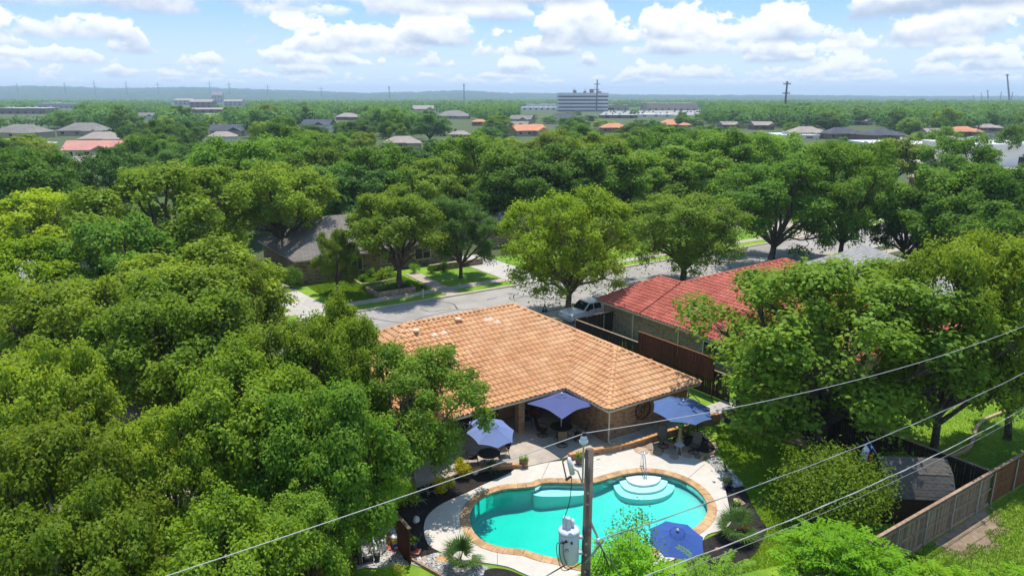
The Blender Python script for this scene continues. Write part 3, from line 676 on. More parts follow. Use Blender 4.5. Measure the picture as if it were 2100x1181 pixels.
brick_wall([(-8.6, 1.9), (-7.2, 2.1), (-6.0, 2.6), (-5.0, 3.2)], .30, 'low curved brick edging between the patio and the mulch bed')
brick_wall([(8.3, 6.8), (9.2, 8.4), (9.7, 10.5), (9.4, 12.2)], .16, 'low brick lawn edging under the yard oak', name='brick_lawn_edging')
t_ = thing('stone_bed_border', 'low tan stone border round the raised mulch bed', 'border', tuple(G(1440, 930)))
pb = resample(cat_rom([p - t_.location for p in GP([(1402, 888), (1430, 893), (1452, 905), (1469, 922), (1464, 932), (1443, 938), (1438, 946)])], 5, False), .3, False)
for i in range(len(pb) - 1):
    d = pb[i + 1] - pb[i]; p = (pb[i] + pb[i + 1]) / 2
    MB().box(-d.length / 2 + .008, d.length / 2 - .008, -.08, .08, 0, .18 + rng.uniform(-.015, .015)).build('stone', 'rock_tan', t_, loc=p, rot=math.atan2(d.y, d.x))
for a_, b_, lab in [((845, 1150), (935, 1200), 'timber edging along the near side of the pebble bed')]:
    p, q = G(*a_), G(*b_); d = q - p; o = MB().box(0, d.length, -.05, .05, 0, .14).build('edging_timber', 'wood_cap', None, loc=tuple(p), rot=math.atan2(d.y, d.x)); tag(o, lab, 'edging')
# ------------------------------------------------------------------ barrel-tile roofs
TW, TE, TL = .33, .385, .45
_prof = [(0, .0), (.035, .004), (.085, .062), (.135, .095), (.185, .095), (.235, .062), (.285, .004), (.33, .0)]
def tile_verts():
    vs = []
    for y, lift in ((0, .066), (TL, .006)):
        for th in (0, .016):
            for x, z in _prof: vs.append((x, y, z + lift - th))
    return np.array(vs)
TV = tile_verts(); _n = len(_prof); TF = []
for i in range(_n - 1):
    TF += [(i, i + 1, 2 * _n + i + 1, 2 * _n + i), (_n + i + 1, _n + i, i, i + 1)[::-1]]   # top skin and the thick lower lip
def tile_me(name, m):
    b_ = MB(); b_.add([tuple(p) for p in TV], TF); return b_.mesh(name, m)
def inpoly(p, poly, e=0.0):
    s = None; n_ = len(poly)
    ar = sum(poly[i][0] * poly[(i + 1) % n_][1] - poly[(i + 1) % n_][0] * poly[i][1] for i in range(n_)); sg = 1 if ar > 0 else -1
    for i in range(n_):
        a, b_ = poly[i], poly[(i + 1) % n_]; l = math.hypot(b_[0] - a[0], b_[1] - a[1])
        if sg * ((b_[0] - a[0]) * (p[1] - a[1]) - (b_[1] - a[1]) * (p[0] - a[0])) / l < e: return False
    return True
def tiled_roof(house, faces, caps, slope, z0, tmat, sep, pale=(), label=None):
    """faces: (eave start, eave end, plan polygon, may-be-separate); caps: 3d polylines for ridge tiles; sep: how many tiles become pieces of their own"""
    H3 = house.matrix_basis
    ro = MB()
    zf = lambda p, A, nrm: z0 + slope * ((p[0] - A[0]) * nrm[0] + (p[1] - A[1]) * nrm[1])
    cand = []; joined_v = []; joined_f = []; nv = 0
    me = tile_me('tile', tmat); mep = tile_me('tile', 'tile_pale'); cp = 1 / math.sqrt(1 + slope * slope); sn = slope * cp
    for A, B, poly, may in faces:
        e = Vector((B[0] - A[0], B[1] - A[1], 0)); ln = e.length; e.normalize()
        cen = (sum(p[0] for p in poly) / len(poly), sum(p[1] for p in poly) / len(poly))
        nrm = Vector((-e.y, e.x, 0))
        if (cen[0] - A[0]) * nrm.x + (cen[1] - A[1]) * nrm.y < 0:
            A, B = B, A; e = -e; nrm = Vector((-e.y, e.x, 0))
        ro.add([(p[0], p[1], zf(p, A, nrm)) for p in poly], [tuple(range(len(poly)))])
        if may is None: continue
        ey = Vector((nrm.x * cp, nrm.y * cp, sn)); ez = e.cross(ey)
        xs = [(p[0] - A[0]) * e.x + (p[1] - A[1]) * e.y for p in poly]; ys = [((p[0] - A[0]) * nrm.x + (p[1] - A[1]) * nrm.y) / cp for p in poly]
        bm = bmesh.new()
        for j in range(0, int(max(ys) / TE) + 1):
            for i in range(int(min(xs) / TW) - 1, int(max(xs) / TW) + 2):
                x0, y0 = i * TW, j * TE - .06
                c4 = []
                for fx in (0, .5, 1):
                    for fy in (.14, .5, 1):
                        x, y = x0 + fx * TW, (y0 + fy * TL) * cp; c4.append((A[0] + e.x * x + nrm.x * y, A[1] + e.y * x + nrm.y * y))
                ins = [inpoly(q, poly) for q in c4]
                if not any(ins): continue
                O = Vector((A[0], A[1], z0)) + e * x0 + ey * y0 + ez * (.012 + rng.uniform(-.004, .004))
                mx = Matrix(((e.x, ey.x, ez.x, O.x), (e.y, ey.y, ez.y, O.y), (e.z, ey.z, ez.z, O.z), (0, 0, 0, 1)))
                mx = mx @ Matrix.Translation((rng.uniform(-.006, .006), rng.uniform(-.016, .016), 0)) @ Matrix.Rotation(rng.uniform(-.014, .014), 4, 'Z')
                if all(ins):
                    wp = H3 @ O; d = (wp - camo.location).length
                    if any((Vector(q) - wp).length < .2 for q in pale): o_ = ob('tile', mep, house); o_.matrix_local = mx
                    else: cand.append((d if may else d + 1000, mx))
                else:
                    vv = [bm.verts.new(mx @ Vector(p)) for p in TV]
                    for f in TF: bm.faces.new([vv[k] for k in f])
        for k in range(len(poly)):
            a, b_ = poly[k], poly[(k + 1) % len(poly)]
            on = abs((a[0] - A[0]) * nrm.x + (a[1] - A[1]) * nrm.y) < .01 and abs((b_[0] - A[0]) * nrm.x + (b_[1] - A[1]) * nrm.y) < .01
            if on: continue
            no = Vector((b_[1] - a[1], -(b_[0] - a[0]), 0)).normalized()
            if (cen[0] - a[0]) * no.x + (cen[1] - a[1]) * no.y > 0: no = -no
            bmesh.ops.bisect_plane(bm, geom=bm.verts[:] + bm.edges[:] + bm.faces[:], plane_co=(a[0], a[1], 0), plane_no=no, clear_outer=True)
        bm.verts.index_update()
        for v in bm.verts: joined_v.append(tuple(v.co))
        for f in bm.faces: joined_f.append(tuple(nv + v.index for v in f.verts))
        nv += len(bm.verts); bm.free()
    cand.sort(key=lambda q: q[0])
    roof = ro.build('roof', 'roof_under', house)
    for d, mx in cand[:sep]:
        o_ = ob('tile', me, roof); o_.matrix_local = mx
    V4 = np.concatenate([TV, np.ones((len(TV), 1))], 1)
    for d, mx in cand[sep:]:
        q = (np.array(mx) @ V4.T).T[:, :3]; joined_v += [tuple(p) for p in q]; joined_f += [tuple(nv + k for k in f) for f in TF]; nv += len(TV)
    m2 = bpy.data.meshes.new('roof_tiles'); m2.from_pydata(joined_v, [], joined_f); m2.materials.append(M[tmat]); m2.update()
    o_ = ob('roof_tiles', m2, house); o_['kind'] = 'stuff'
    cb = MB(); prof = [(math.cos(a) * .135, math.sin(a) * .105) for a in [math.pi * k / 6 for k in range(7)]]
    vs = []
    for y, k in ((0, 1.12), (.42, .9)):
        for x, z in prof: vs.append((x * k, y, z * k + (.02 if y == 0 else 0)))
    fs = [(i, i + 1, 8 + i, 7 + i) for i in range(6)] + [tuple(range(6, -1, -1))]
    cb.add(vs, fs); cme = cb.mesh('ridge_tile', tmat)
    for a, b_ in caps:
        a, b_ = Vector(a), Vector(b_); d = b_ - a; nn = int(d.length / .37); d.normalize()
        sx = d.cross(Vector((0, 0, 1))).normalized(); uz = sx.cross(d)
        for k in range(nn + 1):
            O = a + d * min(k * .37, (b_ - a).length - .38) + uz * .035
            o_ = ob('ridge_tile', cme, roof); o_.matrix_local = Matrix(((sx.x, d.x, uz.x, O.x), (sx.y, d.y, uz.y, O.y), (sx.z, d.z, uz.z, O.z), (0, 0, 0, 1)))
    return roof
def eave_trim(house, loop, z0, m='trim', sof='trim', gut=True, inset=.0):
    n_ = len(loop); f_ = MB(); g_ = []
    f_.prism(loop, z0 - .19, z0 - .16); 
    f_.build('soffit', sof, house)
    for i in range(n_):
        a, b_ = Vector((*loop[i], 0)), Vector((*loop[(i + 1) % n_], 0)); d = b_ - a; an = math.atan2(d.y, d.x)
        fa = MB().box(0.01, d.length - .01, -.012, .025, z0 - .17, z0 - .006).build('fascia', m, house, loc=a, rot=an)
        if gut: MB().add([(0, -.014, z0 - .03), (0, -.115, z0 - .03), (0, -.085, z0 - .135), (0, -.014, z0 - .135), (d.length, -.014, z0 - .03), (d.length, -.115, z0 - .03), (d.length, -.085, z0 - .135), (d.length, -.014, z0 - .135)], [(0, 1, 5, 4), (1, 2, 6, 5), (2, 3, 7, 6), (0, 3, 2, 1), (4, 5, 6, 7)]).build('gutter', m, fa)
def window(parent, x0, x1, z0, z1, y=0, axis='x', out=-1, trim='trim', mull=1):
    """framed window standing proud of a wall; axis: the wall runs along x or y; out: which side is outdoors"""
    def bx(m_, a0, a1, d0, d1, c0, c1):
        d0, d1 = sorted((y + out * d0, y + out * d1))
        if axis == 'x': m_.box(a0, a1, d0, d1, c0, c1)
        else: m_.box(d0, d1, a0, a1, c0, c1)
    fr_ = MB(); t_ = .07
    bx(fr_, x0 - t_, x1 + t_, -.05, .045, z1, z1 + t_); bx(fr_, x0 - t_, x1 + t_, -.05, .06, z0 - t_, z0)
    bx(fr_, x0 - t_, x0, -.05, .042, z0, z1); bx(fr_, x1, x1 + t_, -.05, .042, z0, z1)
    for k in range(mull):
        xm = x0 + (x1 - x0) * (k + 1) / (mull + 1); bx(fr_, xm - .025, xm + .025, -.05, .038, z0, z1)
    f = fr_.build('window', trim, parent); g_ = MB(); bx(g_, x0, x1, -.02, .012, z0, z1); g_.build('pane', 'glass', f); return f

# ------------------------------------------------------------------ the orange-roofed house
W2, LL, W1, SL, EZ, UL = 7.40, 3.94, 13.5, .521, 2.45, 7.28
hs = thing('brick_house', 'brick house with orange barrel tile hip roof beside the pool', 'house', tuple(L(0, 0)), ANG)
bpy.context.view_layer.update()
hp = lambda u, v: (u, -v)
zr, zw = EZ + SL * W1 / 2, EZ + SL * W2 / 2
E0, E1, E2, FR, FL, BL = hp(0, 0), hp(0, LL), hp(W2, LL), hp(W2, -W1), hp(-UL - W1 / 2, -W1), hp(-UL - W1 / 2, 0)
J, P1, P2, PL_ = hp(W2 / 2, -W2 / 2), hp(W2 - W1 / 2, -W1 / 2), hp(W2 / 2, LL - W2 / 2), hp(-UL, -W1 / 2)
R2 = hp(W2, -W2 / 2)
pale = [L(-6.2, -5.5, 5.3), L(-2.0, -5.7, 5.45), L(-1.6, -5.4, 5.3), L(-5.6, -5.3, 5.2), L(-10.2, -4.6, 4.6)]
tiled_roof(hs, [(BL, E0, [BL, E0, J, P1, PL_], True), (E0, E1, [E0, E1, P2, J], True), (E1, E2, [E1, E2, P2], True), (R2, E2, [E2, R2, J, P2], False),
                (FR, R2, [R2, FR, P1, J], False), (FL, FR, [FR, FL, PL_, P1], None), (FL, BL, [FL, BL, PL_], False)],
           [((*PL_, zr), (*P1, zr)), ((*P1, zr), (*J, zw)), ((*J, zw), (*P2, zw)), ((*E1, EZ), (*P2, zw)), ((*E2, EZ), (*P2, zw)), ((*BL, EZ), (*PL_, zr)), ((*FL, EZ), (*PL_, zr)), ((*FR, EZ), (*P1, zr))],
           SL, EZ, 'tile_orange', 298, pale)
eave_trim(hs, [BL, E0, E1, E2, FR, FL], EZ)
def wall(parent, x0, x1, y0, y1, z0, z1, m, nm='wall'): return MB().box(x0, x1, y0, y1, z0, z1).build(nm, m, parent)
ZT = EZ - .192
wall(hs, .5, 6.9, -3.44, -3.24, 0, ZT, 'brick'); wall(hs, .5, .7, -3.238, 2.6, 0, ZT, 'brick'); wall(hs, 6.7, 6.9, -3.238, 12.8, 0, ZT, 'brick')
wall(hs, -13.5, .498, 2.6, 2.8, 0, ZT, 'brick'); wall(hs, -13.5, -13.3, 2.802, 12.8, 0, ZT, 'brick'); wall(hs, -13.298, 6.698, 12.6, 12.8, 0, ZT, 'brick')
for cx in (-2.95, -8.2): MB().box(cx - .21, cx + .21, .40, .82, .1, ZT).build('column', 'brick', hs)
MB().box(-13.9, .35, .5, .72, ZT - .18, ZT - .002).build('beam', 'trim', hs)
window(hs, -2.1, -.5, .95, 2.05, 2.6, 'x', -1, 'trim', 1); window(hs, -7.4, -4.9, .13, 2.1, 2.6, 'x', -1, 'trim', 1); window(hs, -11.2, -9.4, .9, 2.05, 2.6, 'x', -1, 'trim', 1)
dr = MB().box(-4.2, -3.25, 2.55, 2.62, .12, 2.1).build('door', 'wood_red', hs); MB().ball((-3.35, 2.52, 1.05), .035).build('handle', 'dark_iron', dr)
MB().tube([(.42, -3.36, EZ - .13), (.42, -3.5, EZ - .25), (.46, -3.52, EZ - .4), (.46, -3.52, .25), (.46, -3.72, .13)], .052, 6).build('downspout', 'trim', hs)
MB().tube([(6.95, -3.5, EZ - .13), (6.95, -3.5, .15)], .052, 6).build('downspout', 'trim', hs)
MB().box(.46, 6.94, -3.49, -3.442, .06, .24).build('foundation_ledge', 'concrete', hs)
ch = MB().box(-6.05, -5.45, 3.9, 4.35, 4.2, 5.1).build('chimney', 'brick', hs)
MB().box(-6.09, -5.41, 3.86, 4.39, 5.102, 5.16).build('chimney_cap', 'brick_edge', ch); MB().box(-5.95, -5.55, 4.0, 4.25, 5.162, 5.2).build('flue', 'black_plastic', ch)
for u, v in ((-7.0, -5.95), (-3.9, -6.2)):
    z = EZ + SL * -v; q = MB().lathe([(.16, -.25), (.16, .14), (.19, .15)], 14, c=(u, -v, z)).build('roof_vent', 'tile_orange', hs, True)
    MB().lathe([(.22, .15), (.23, .20), (.19, .27), (.08, .31), (.01, .32)], 14, c=(u, -v, z)).build('vent_cap', 'tile_pale', q, True)
q = MB().lathe([(.07, -.2), (.07, .25)], 10, c=(6.1, -1.0, EZ + SL * 1.3)).build('vent_pipe', 'terracotta', hs, True)
# ornament on the column, medallion on the wall
t_ = thing('column_ornament', 'small grey metal scroll ornament fixed to the brick patio column', 'ornament', tuple(L(-2.95, -.37, 1.75)), ANG)
MB().tube([(math.cos(a * .6) * (.03 + .012 * a), -.02, math.sin(a * .6) * (.03 + .016 * a)) for a in range(16)], .014, 5).build('scroll', 'galv', t_)
MB().ball((0.05, -.03, -.25), (.045, .02, .06), 1, .2).build('pendant', 'galv', t_)
t_ = thing('wall_medallion', 'large round rusty iron medallion on the brick end wall', 'wall ornament', tuple(L(3.1, LL - .45, 1.55)), ANG)
for r_, w_ in ((.60, .028), (.54, .014), (.14, .018)): MB().tube([(math.cos(6.2832 * k / 28) * r_, -.03, math.sin(6.2832 * k / 28) * r_) for k in range(28)], w_, 5, closed=True).build('ring', 'bronze', t_)
for k in range(8):
    a = 6.2832 * k / 8; ca, sa = math.cos(a), math.sin(a)
    pts = [(.14, 0), (.26, .09), (.42, .10), (.53, 0), (.42, -.10), (.26, -.09)]
    MB().tube([(x * ca - y * sa, -.03, x * sa + y * ca) for x, y in pts], .014, 5, closed=True).build('petal', 'bronze', t_)

# ------------------------------------------------------------------ the red-roofed neighbour
nb = thing('brick_house', 'tan brick house with red barrel tile roof behind the dark fence', 'house', tuple(L(14.3, -8.7)), ANG)
bpy.context.view_layer.update()
A_ = lambda *p: list(p); NS, NZ = .42, 2.55; z1_ = NZ + NS * 4.6; z2_ = NZ + NS * 10.3
tiled_roof(nb, [((0, 5.4), (0, 0), A_((0, 5.4), (4.6, 2.5), (4.6, 0), (0, 0)), True), ((0, 0), (0, -16), A_((0, 0), (4.6, 0), (10.3, -5.7), (0, -16)), True),
                ((0, -16), (20.6, -16), A_((0, -16), (20.6, -16), (10.3, -5.7)), False), ((20.6, -16), (20.6, 4.6), A_((20.6, -16), (20.6, 4.6), (10.3, -5.7)), None),
                ((9.2, 4.6), (20.6, 4.6), A_((4.6, 0), (9.2, 4.6), (20.6, 4.6), (10.3, -5.7)), None), ((9.2, 5.4), (9.2, 4.6), A_((4.6, 0), (4.6, 2.5), (9.2, 5.4), (9.2, 4.6)), None), ((0, 5.4), (9.2, 5.4), A_((0, 5.4), (9.2, 5.4), (4.6, 5.39)), None)],
           [((0, 5.4, NZ), (4.6, 2.5, z1_)), ((4.6, 2.5, z1_), (4.6, 0, z1_)), ((4.6, 0, z1_), (10.3, -5.7, z2_)), ((0, -16, NZ), (10.3, -5.7, z2_))], NS, NZ, 'tile_red', 298)
eave_trim(nb, [(0, 5.4), (0, -16), (20.6, -16), (20.6, 4.6), (9.2, 4.6), (9.2, 5.4)], NZ)
MB().add([(0, 5.4, NZ), (9.2, 5.4, NZ), (4.6, 2.5, z1_)], [(0, 1, 2)]).build('front_roof', 'tile_red', nb)
wall(nb, .45, .65, -15.5, 4.95, 0, NZ - .192, 'brick_tan'); wall(nb, .652, 20.1, -15.5, -15.3, 0, NZ - .192, 'brick_tan'); wall(nb, .652, 8.8, 4.75, 4.95, 0, NZ - .192, 'brick_tan'); wall(nb, 8.6, 20.1, 4.0, 4.2, 0, NZ - .192, 'brick_tan')
window(nb, -9.4, -6.4, .8, 2.0, .45, 'y', -1, 'trim_white', 1); window(nb, -14, -12, .8, 2.0, .45, 'y', -1, 'trim_white', 1)
for y in (1.2, -3.9): MB().box(.36, .44, y - .05, y + .05, .1, NZ - .18).build('downspout', 'trim', nb)

# ------------------------------------------------------------------ fences, each board a piece
def fence(p0, p1, h, m, label, bw=.15, gap=.016, rails=(.35, 1.0, 1.6), posts=2.4, cap=None, side=1, kick=False, name='board_fence', z0=.03, jit=.03, post_m='galv', rail_m=None, group=None):
    p0, p1 = Vector((*p0[:2], 0)), Vector((*p1[:2], 0)); d = p1 - p0; ln = d.length
    t_ = thing(name, label, 'fence', tuple(p0), math.atan2(d.y, d.x), group)
    me = MB().box(0, bw - gap, -.009, .009, 0, 1).mesh('board', m)
    for i in range(int(ln / bw)):
        o_ = ob('board', me, t_, (i * bw, rng.uniform(-.004, .004), z0), (rng.uniform(-.006, .006), rng.uniform(-.006, .006), 0)); o_.scale = (1, 1, h - z0 + rng.uniform(-jit, jit))
    for z in rails: MB().box(0, ln, side * .012, side * .052, z, z + .09).build('rail', rail_m or m, t_)
    k = 0
    while posts and k * posts <= ln + .01:
        MB().tube([(min(k * posts, ln), side * .085, -.2), (min(k * posts, ln), side * .085, h - .06)], .032, 8).build('post', post_m, t_); k += 1
    if cap: MB().box(-.02, ln + .02, -.07, .09 if side > 0 else .07, h + jit + .004, h + jit + .045).build('cap', cap, t_)
    if kick: MB().box(0, ln, side * .012, side * .05, .0, .17).build('kickboard', 'wood_cap', t_)
    return t_
fence(L(-1.5, 18.8), L(11.8, 18.8), 1.85, 'wood_grey', 'weathered grey board fence with pale cap beside the rough grass', cap='wood_cap', side=-1, kick=True, rails=(.9, 1.66), rail_m='wood_grey')
fence(L(11.95, 18.8), L(24, 18.8), 1.85, 'wood_stain', 'brown board fence carrying on from the weathered fence', cap='wood_cap', side=-1, rails=(.9, 1.6))
fence(L(11.8, 18.6), L(11.4, 3.6), 1.8, 'wood_dark', 'dark brown side fence behind the shed', cap='wood_cap', side=1, posts=0)
fence(L(11.0, 3.4), L(10.4, -12.1), 1.85, 'wood_dark', 'long dark fence between the orange and red roofed houses', cap='wood_cap', side=-1, posts=0)
fence(L(10.75, 2.2), L(10.6, -4.9), 2.75, 'wood_red', 'taller red brown privacy screen rising above the dark fence', cap='wood_stain', side=1, posts=3.5, post_m='wood_red', rails=(2.0, 2.6), z0=1.2)
fence(L(10.45, -12.3), L(14.7, -12.3), 1.85, 'wood_dark', 'short dark fence in front of the white pickup', cap='wood_cap', side=-1, posts=3.1, rails=(.5, 1.5))
fence(L(8.9, -10.2), L(9.1, -6.6), 1.35, 'wood_dark', 'low dark gate fence behind the roof edge', cap='wood_red', side=1, posts=0, rails=(.4, 1.0))
fence(G(560, 1092, 1.9), G(722, 1132, 1.9), 1.9, 'wood_stain', 'reddish stained board fence left of the pool pump', side=1, posts=2.4, post_m='wood_stain')
fence(G(812, 1055, 1.75), G(839, 1086, 1.75), 1.75, 'wood_red', 'short dark red screen fence beside the pool pump', cap='wood_grey', side=1, posts=1.2, post_m='wood_red')

# ------------------------------------------------------------------ garden shed with barn roof
sd = thing('garden_shed', 'small dark shed with shingled barn roof in the fence corner', 'shed', (19.15, 31.6, 0), R(-5))
hw, hl = 1.25, 1.5
prof = [(-hw - .12, 1.42), (-hw * .62, 2.38), (0, 2.85), (hw * .62, 2.38), (hw + .12, 1.42)]
wb_ = MB(); wb_.box(-hl, hl, -hw, hw, 0, 1.5); wb_.build('wall', 'wood_dark', sd)
gb = MB(); 
for s in (-1, 1): MB().add([(s * (hl - .02), y, z - .04) for y, z in [(-hw, 1.5)] + prof[1:4] + [(hw, 1.5)]], [(0, 1, 2, 3, 4)]).build('gable', 'wood_dark', sd)
rf = MB()
for a_, b_ in zip(prof, prof[1:]):
    rf.add([(-hl - .1, a_[0], a_[1]), (hl + .1, a_[0], a_[1]), (hl + .1, b_[0], b_[1]), (-hl - .1, b_[0], b_[1]), (-hl - .1, a_[0], a_[1] - .04), (hl + .1, a_[0], a_[1] - .04), (hl + .1, b_[0], b_[1] - .04), (-hl - .1, b_[0], b_[1] - .04)], [(0, 1, 2, 3), (7, 6, 5, 4), (0, 4, 5, 1), (3, 2, 6, 7), (1, 5, 6, 2), (0, 3, 7, 4)])
rf_o = rf.build('roof', 'shingle_dark', sd)
sm = MB().box(0, .295, 0, .17, 0, .012).mesh('shingle', 'shingle_dark')
for (ya, za), (yb, zb) in ((prof[0], prof[1]), (prof[1], prof[2])):
    e = Vector((1, 0, 0)); ey = Vector((0, yb - ya, zb - za)); ln = ey.length; ey.normalize(); ez = e.cross(ey)
    for j in range(int(ln / .15)):
        for i in range(11):
            x = -hl - .1 + i * .3 + (.15 if j % 2 else 0)
            if x + .3 > hl + .12: continue
            O = Vector((x, ya, za)) + ey * (j * .15) + ez * (.004 + .002 * (j % 2)); tl = .05
            o_ = ob('shingle', sm, rf_o); o_.matrix_local = Matrix(((1, ey.x, ez.x, O.x), (0, ey.y, ez.y, O.y), (0, ey.z, ez.z, O.z), (0, 0, 0, 1))) @ Matrix.Rotation(-tl, 4, 'X') @ Matrix.Translation((0, 0, .012))
# flag on an angled staff
ft = thing('state_flag', 'flag with white red and dark blue panels hanging from a thin staff by the shed', 'flag', (17.25, 32.3, .35), 0)
MB().tube([(.75, -.5, 1.9), (-.05, .05, 3.25)], .016, 6).build('staff', 'galv', ft)
def cloth(name, m, u0, u1, v0, v1):
    m_ = MB(); nu, nv = 8, 8; vs = []; fs = []
    for i in range(nu + 1):
        for j in range(nv + 1):
            u, v = u0 + (u1 - u0) * i / nu, v0 + (v1 - v0) * j / nv      # u along the fly (down), v along the hoist
            vs.append((.0 + v * .35 + .05 * math.sin(u * 6 + v * 3) - u * .12, .02 - v * .25 + .07 * math.sin(v * 9 + u * 2), 3.15 - v * .42 - u * .95 + .02 * math.sin(v * 7)))
    for i in range(nu):
        for j in range(nv): fs.append((i * (nv + 1) + j, (i + 1) * (nv + 1) + j, (i + 1) * (nv + 1) + j + 1, i * (nv + 1) + j + 1))
    m_.add(vs, fs); return m_.build(name, m, ft, True)
bl_ = cloth('blue_panel', 'flag_blue', 0, .36, 0, 1); cloth('white_panel', 'flag_white', .36, 1.1, 0, .5); cloth('red_panel', 'flag_red', .36, 1.1, .5, 1)
st = MB(); sp_ = [(.17 + (.085 if k % 2 == 0 else .035) * math.sin(math.pi * k / 5), .5 + (.17 if k % 2 == 0 else .07) * math.cos(math.pi * k / 5)) for k in range(10)]
st.add([(.0 + v * .35 + .05 * math.sin(u * 6 + v * 3) - u * .12, .02 - v * .25 + .07 * math.sin(v * 9 + u * 2) - .02, 3.15 - v * .42 - u * .95 + .02 * math.sin(v * 7) + .008) for u, v in sp_], [tuple(range(10))]); st.build('star', 'flag_white', bl_)

# ------------------------------------------------------------------ umbrellas and furniture
def umbrella(loc, r, ztop, zrim, ns, m, label, rot=0.0, tilt=(0, 0), cant=None, z0=.1):
    t_ = thing('patio_umbrella', label, 'umbrella', (loc[0], loc[1], z0), rot)
    c_ = MB(); vs = [(0, 0, ztop)]; fs = []; nr_, per = 5, 6; tot = ns * per
    for j in range(1, nr_ + 1):
        f = j / nr_
        for k in range(tot):
            a = 2 * math.pi * k / tot; ph = (k % per) / per; q = 4 * ph * (1 - ph)
            rp = math.cos(math.pi / ns) / math.cos((ph - .5) * 2 * math.pi / ns) if ns > 4 else math.cos(math.pi / ns) / math.cos((ph - .5) * 2 * math.pi / ns)
            rp *= 1 - (.035 if ns > 4 else .15) * q * f
            vs.append((r * f * rp * math.cos(a), r * f * rp * math.sin(a), ztop + (zrim - ztop) * (f ** .92) + .05 * q * f * (1 - f) * 4 * -.35 + (.06 if ns == 4 else 0.02) * q * f))
    for k in range(tot): fs.append((0, 1 + k, 1 + (k + 1) % tot))
    for j in range(nr_ - 1):
        for k in range(tot): fs.append((1 + j * tot + k, 1 + (j + 1) * tot + k, 1 + (j + 1) * tot + (k + 1) % tot, 1 + j * tot + (k + 1) % tot))
    c_.add(vs, fs); cn = ob('canopy_frame', None, t_); cn.location = (0, 0, 0)
    top = c_.build('canopy', m, t_); top.rotation_euler = (tilt[0], tilt[1], 0); col.objects.unlink(cn); bpy.data.objects.remove(cn)
    off = Vector((0, 0, zrim)); top.location = off - Matrix.Rotation(tilt[1], 3, 'Y') @ Matrix.Rotation(tilt[0], 3, 'X') @ off if any(tilt) else (0, 0, 0)
    for k in range(ns):
        a = 2 * math.pi * k / ns
        MB().tube([(0, 0, ztop - .06), (r * math.cos(a) * .98, r * math.sin(a) * .98, zrim - .015)], .012, 5).build('rib', 'dark_iron', top)
    MB().lathe([(.05, 0), (.07, .02), (.045, .07), (.03, .09), (.012, .13)], 10, c=(0, 0, ztop)).build('finial', 'pvc', top, True)
    MB().tube([(math.cos(6.283 * k / 16) * .3, math.sin(6.283 * k / 16) * .3, ztop + (zrim - ztop) * .215 + .018) for k in range(16)], .008, 4, closed=True).build('vent_seam', 'dark_iron', top)
    if cant:
        cx, cy_ = cant
        MB().tube([(cx, cy_, 0), (cx, cy_, 2.2), (cx * .55, cy_ * .55, ztop + .12), (0, 0, ztop + .08)], .028, 8).build('arm', 'dark_iron', t_, True); MB().box(cx - .35, cx + .35, cy_ - .35, cy_ + .35, 0, .07).build('base', 'dark_iron', t_)
    else:
        MB().tube([(0, 0, .02), (0, 0, ztop - .05)], .02, 8).build('pole', 'pvc' if ns == 4 else 'dark_iron', t_); MB().lathe([(.28, 0), (.28, .04), (.06, .10), (.035, .28)], 18).build('base', 'dark_iron', t_)
    return t_
pS = G(1152, 808, 2.85); pR = G(1400, 822, 2.85); pLf = G(1006, 866, 2.6); pN = G(1388, 1088, 2.35)
umbrella(pS, 2.05, 2.75, 2.12, 4, 'fabric_violet', 'square violet blue umbrella over the round dining table', rot=R(-3) + math.pi / 2)
umbrella(pR, 1.75, 2.75, 2.2, 8, 'fabric_blue', 'wide blue octagonal umbrella over the sling chairs by the oak', rot=R(12), cant=(1.5, .9), tilt=(R(4), R(2)))
umbrella(pLf, 1.35, 2.5, 1.95, 8, 'fabric_sky', 'pale blue tilted umbrella over the small iron table', rot=R(20), tilt=(R(14), R(6)))
umbrella(pN, 1.18, 2.35, 1.85, 8, 'fabric_royal', 'royal blue umbrella at the near right edge of the pool', rot=R(10), z0=.06, tilt=(R(8), 0))
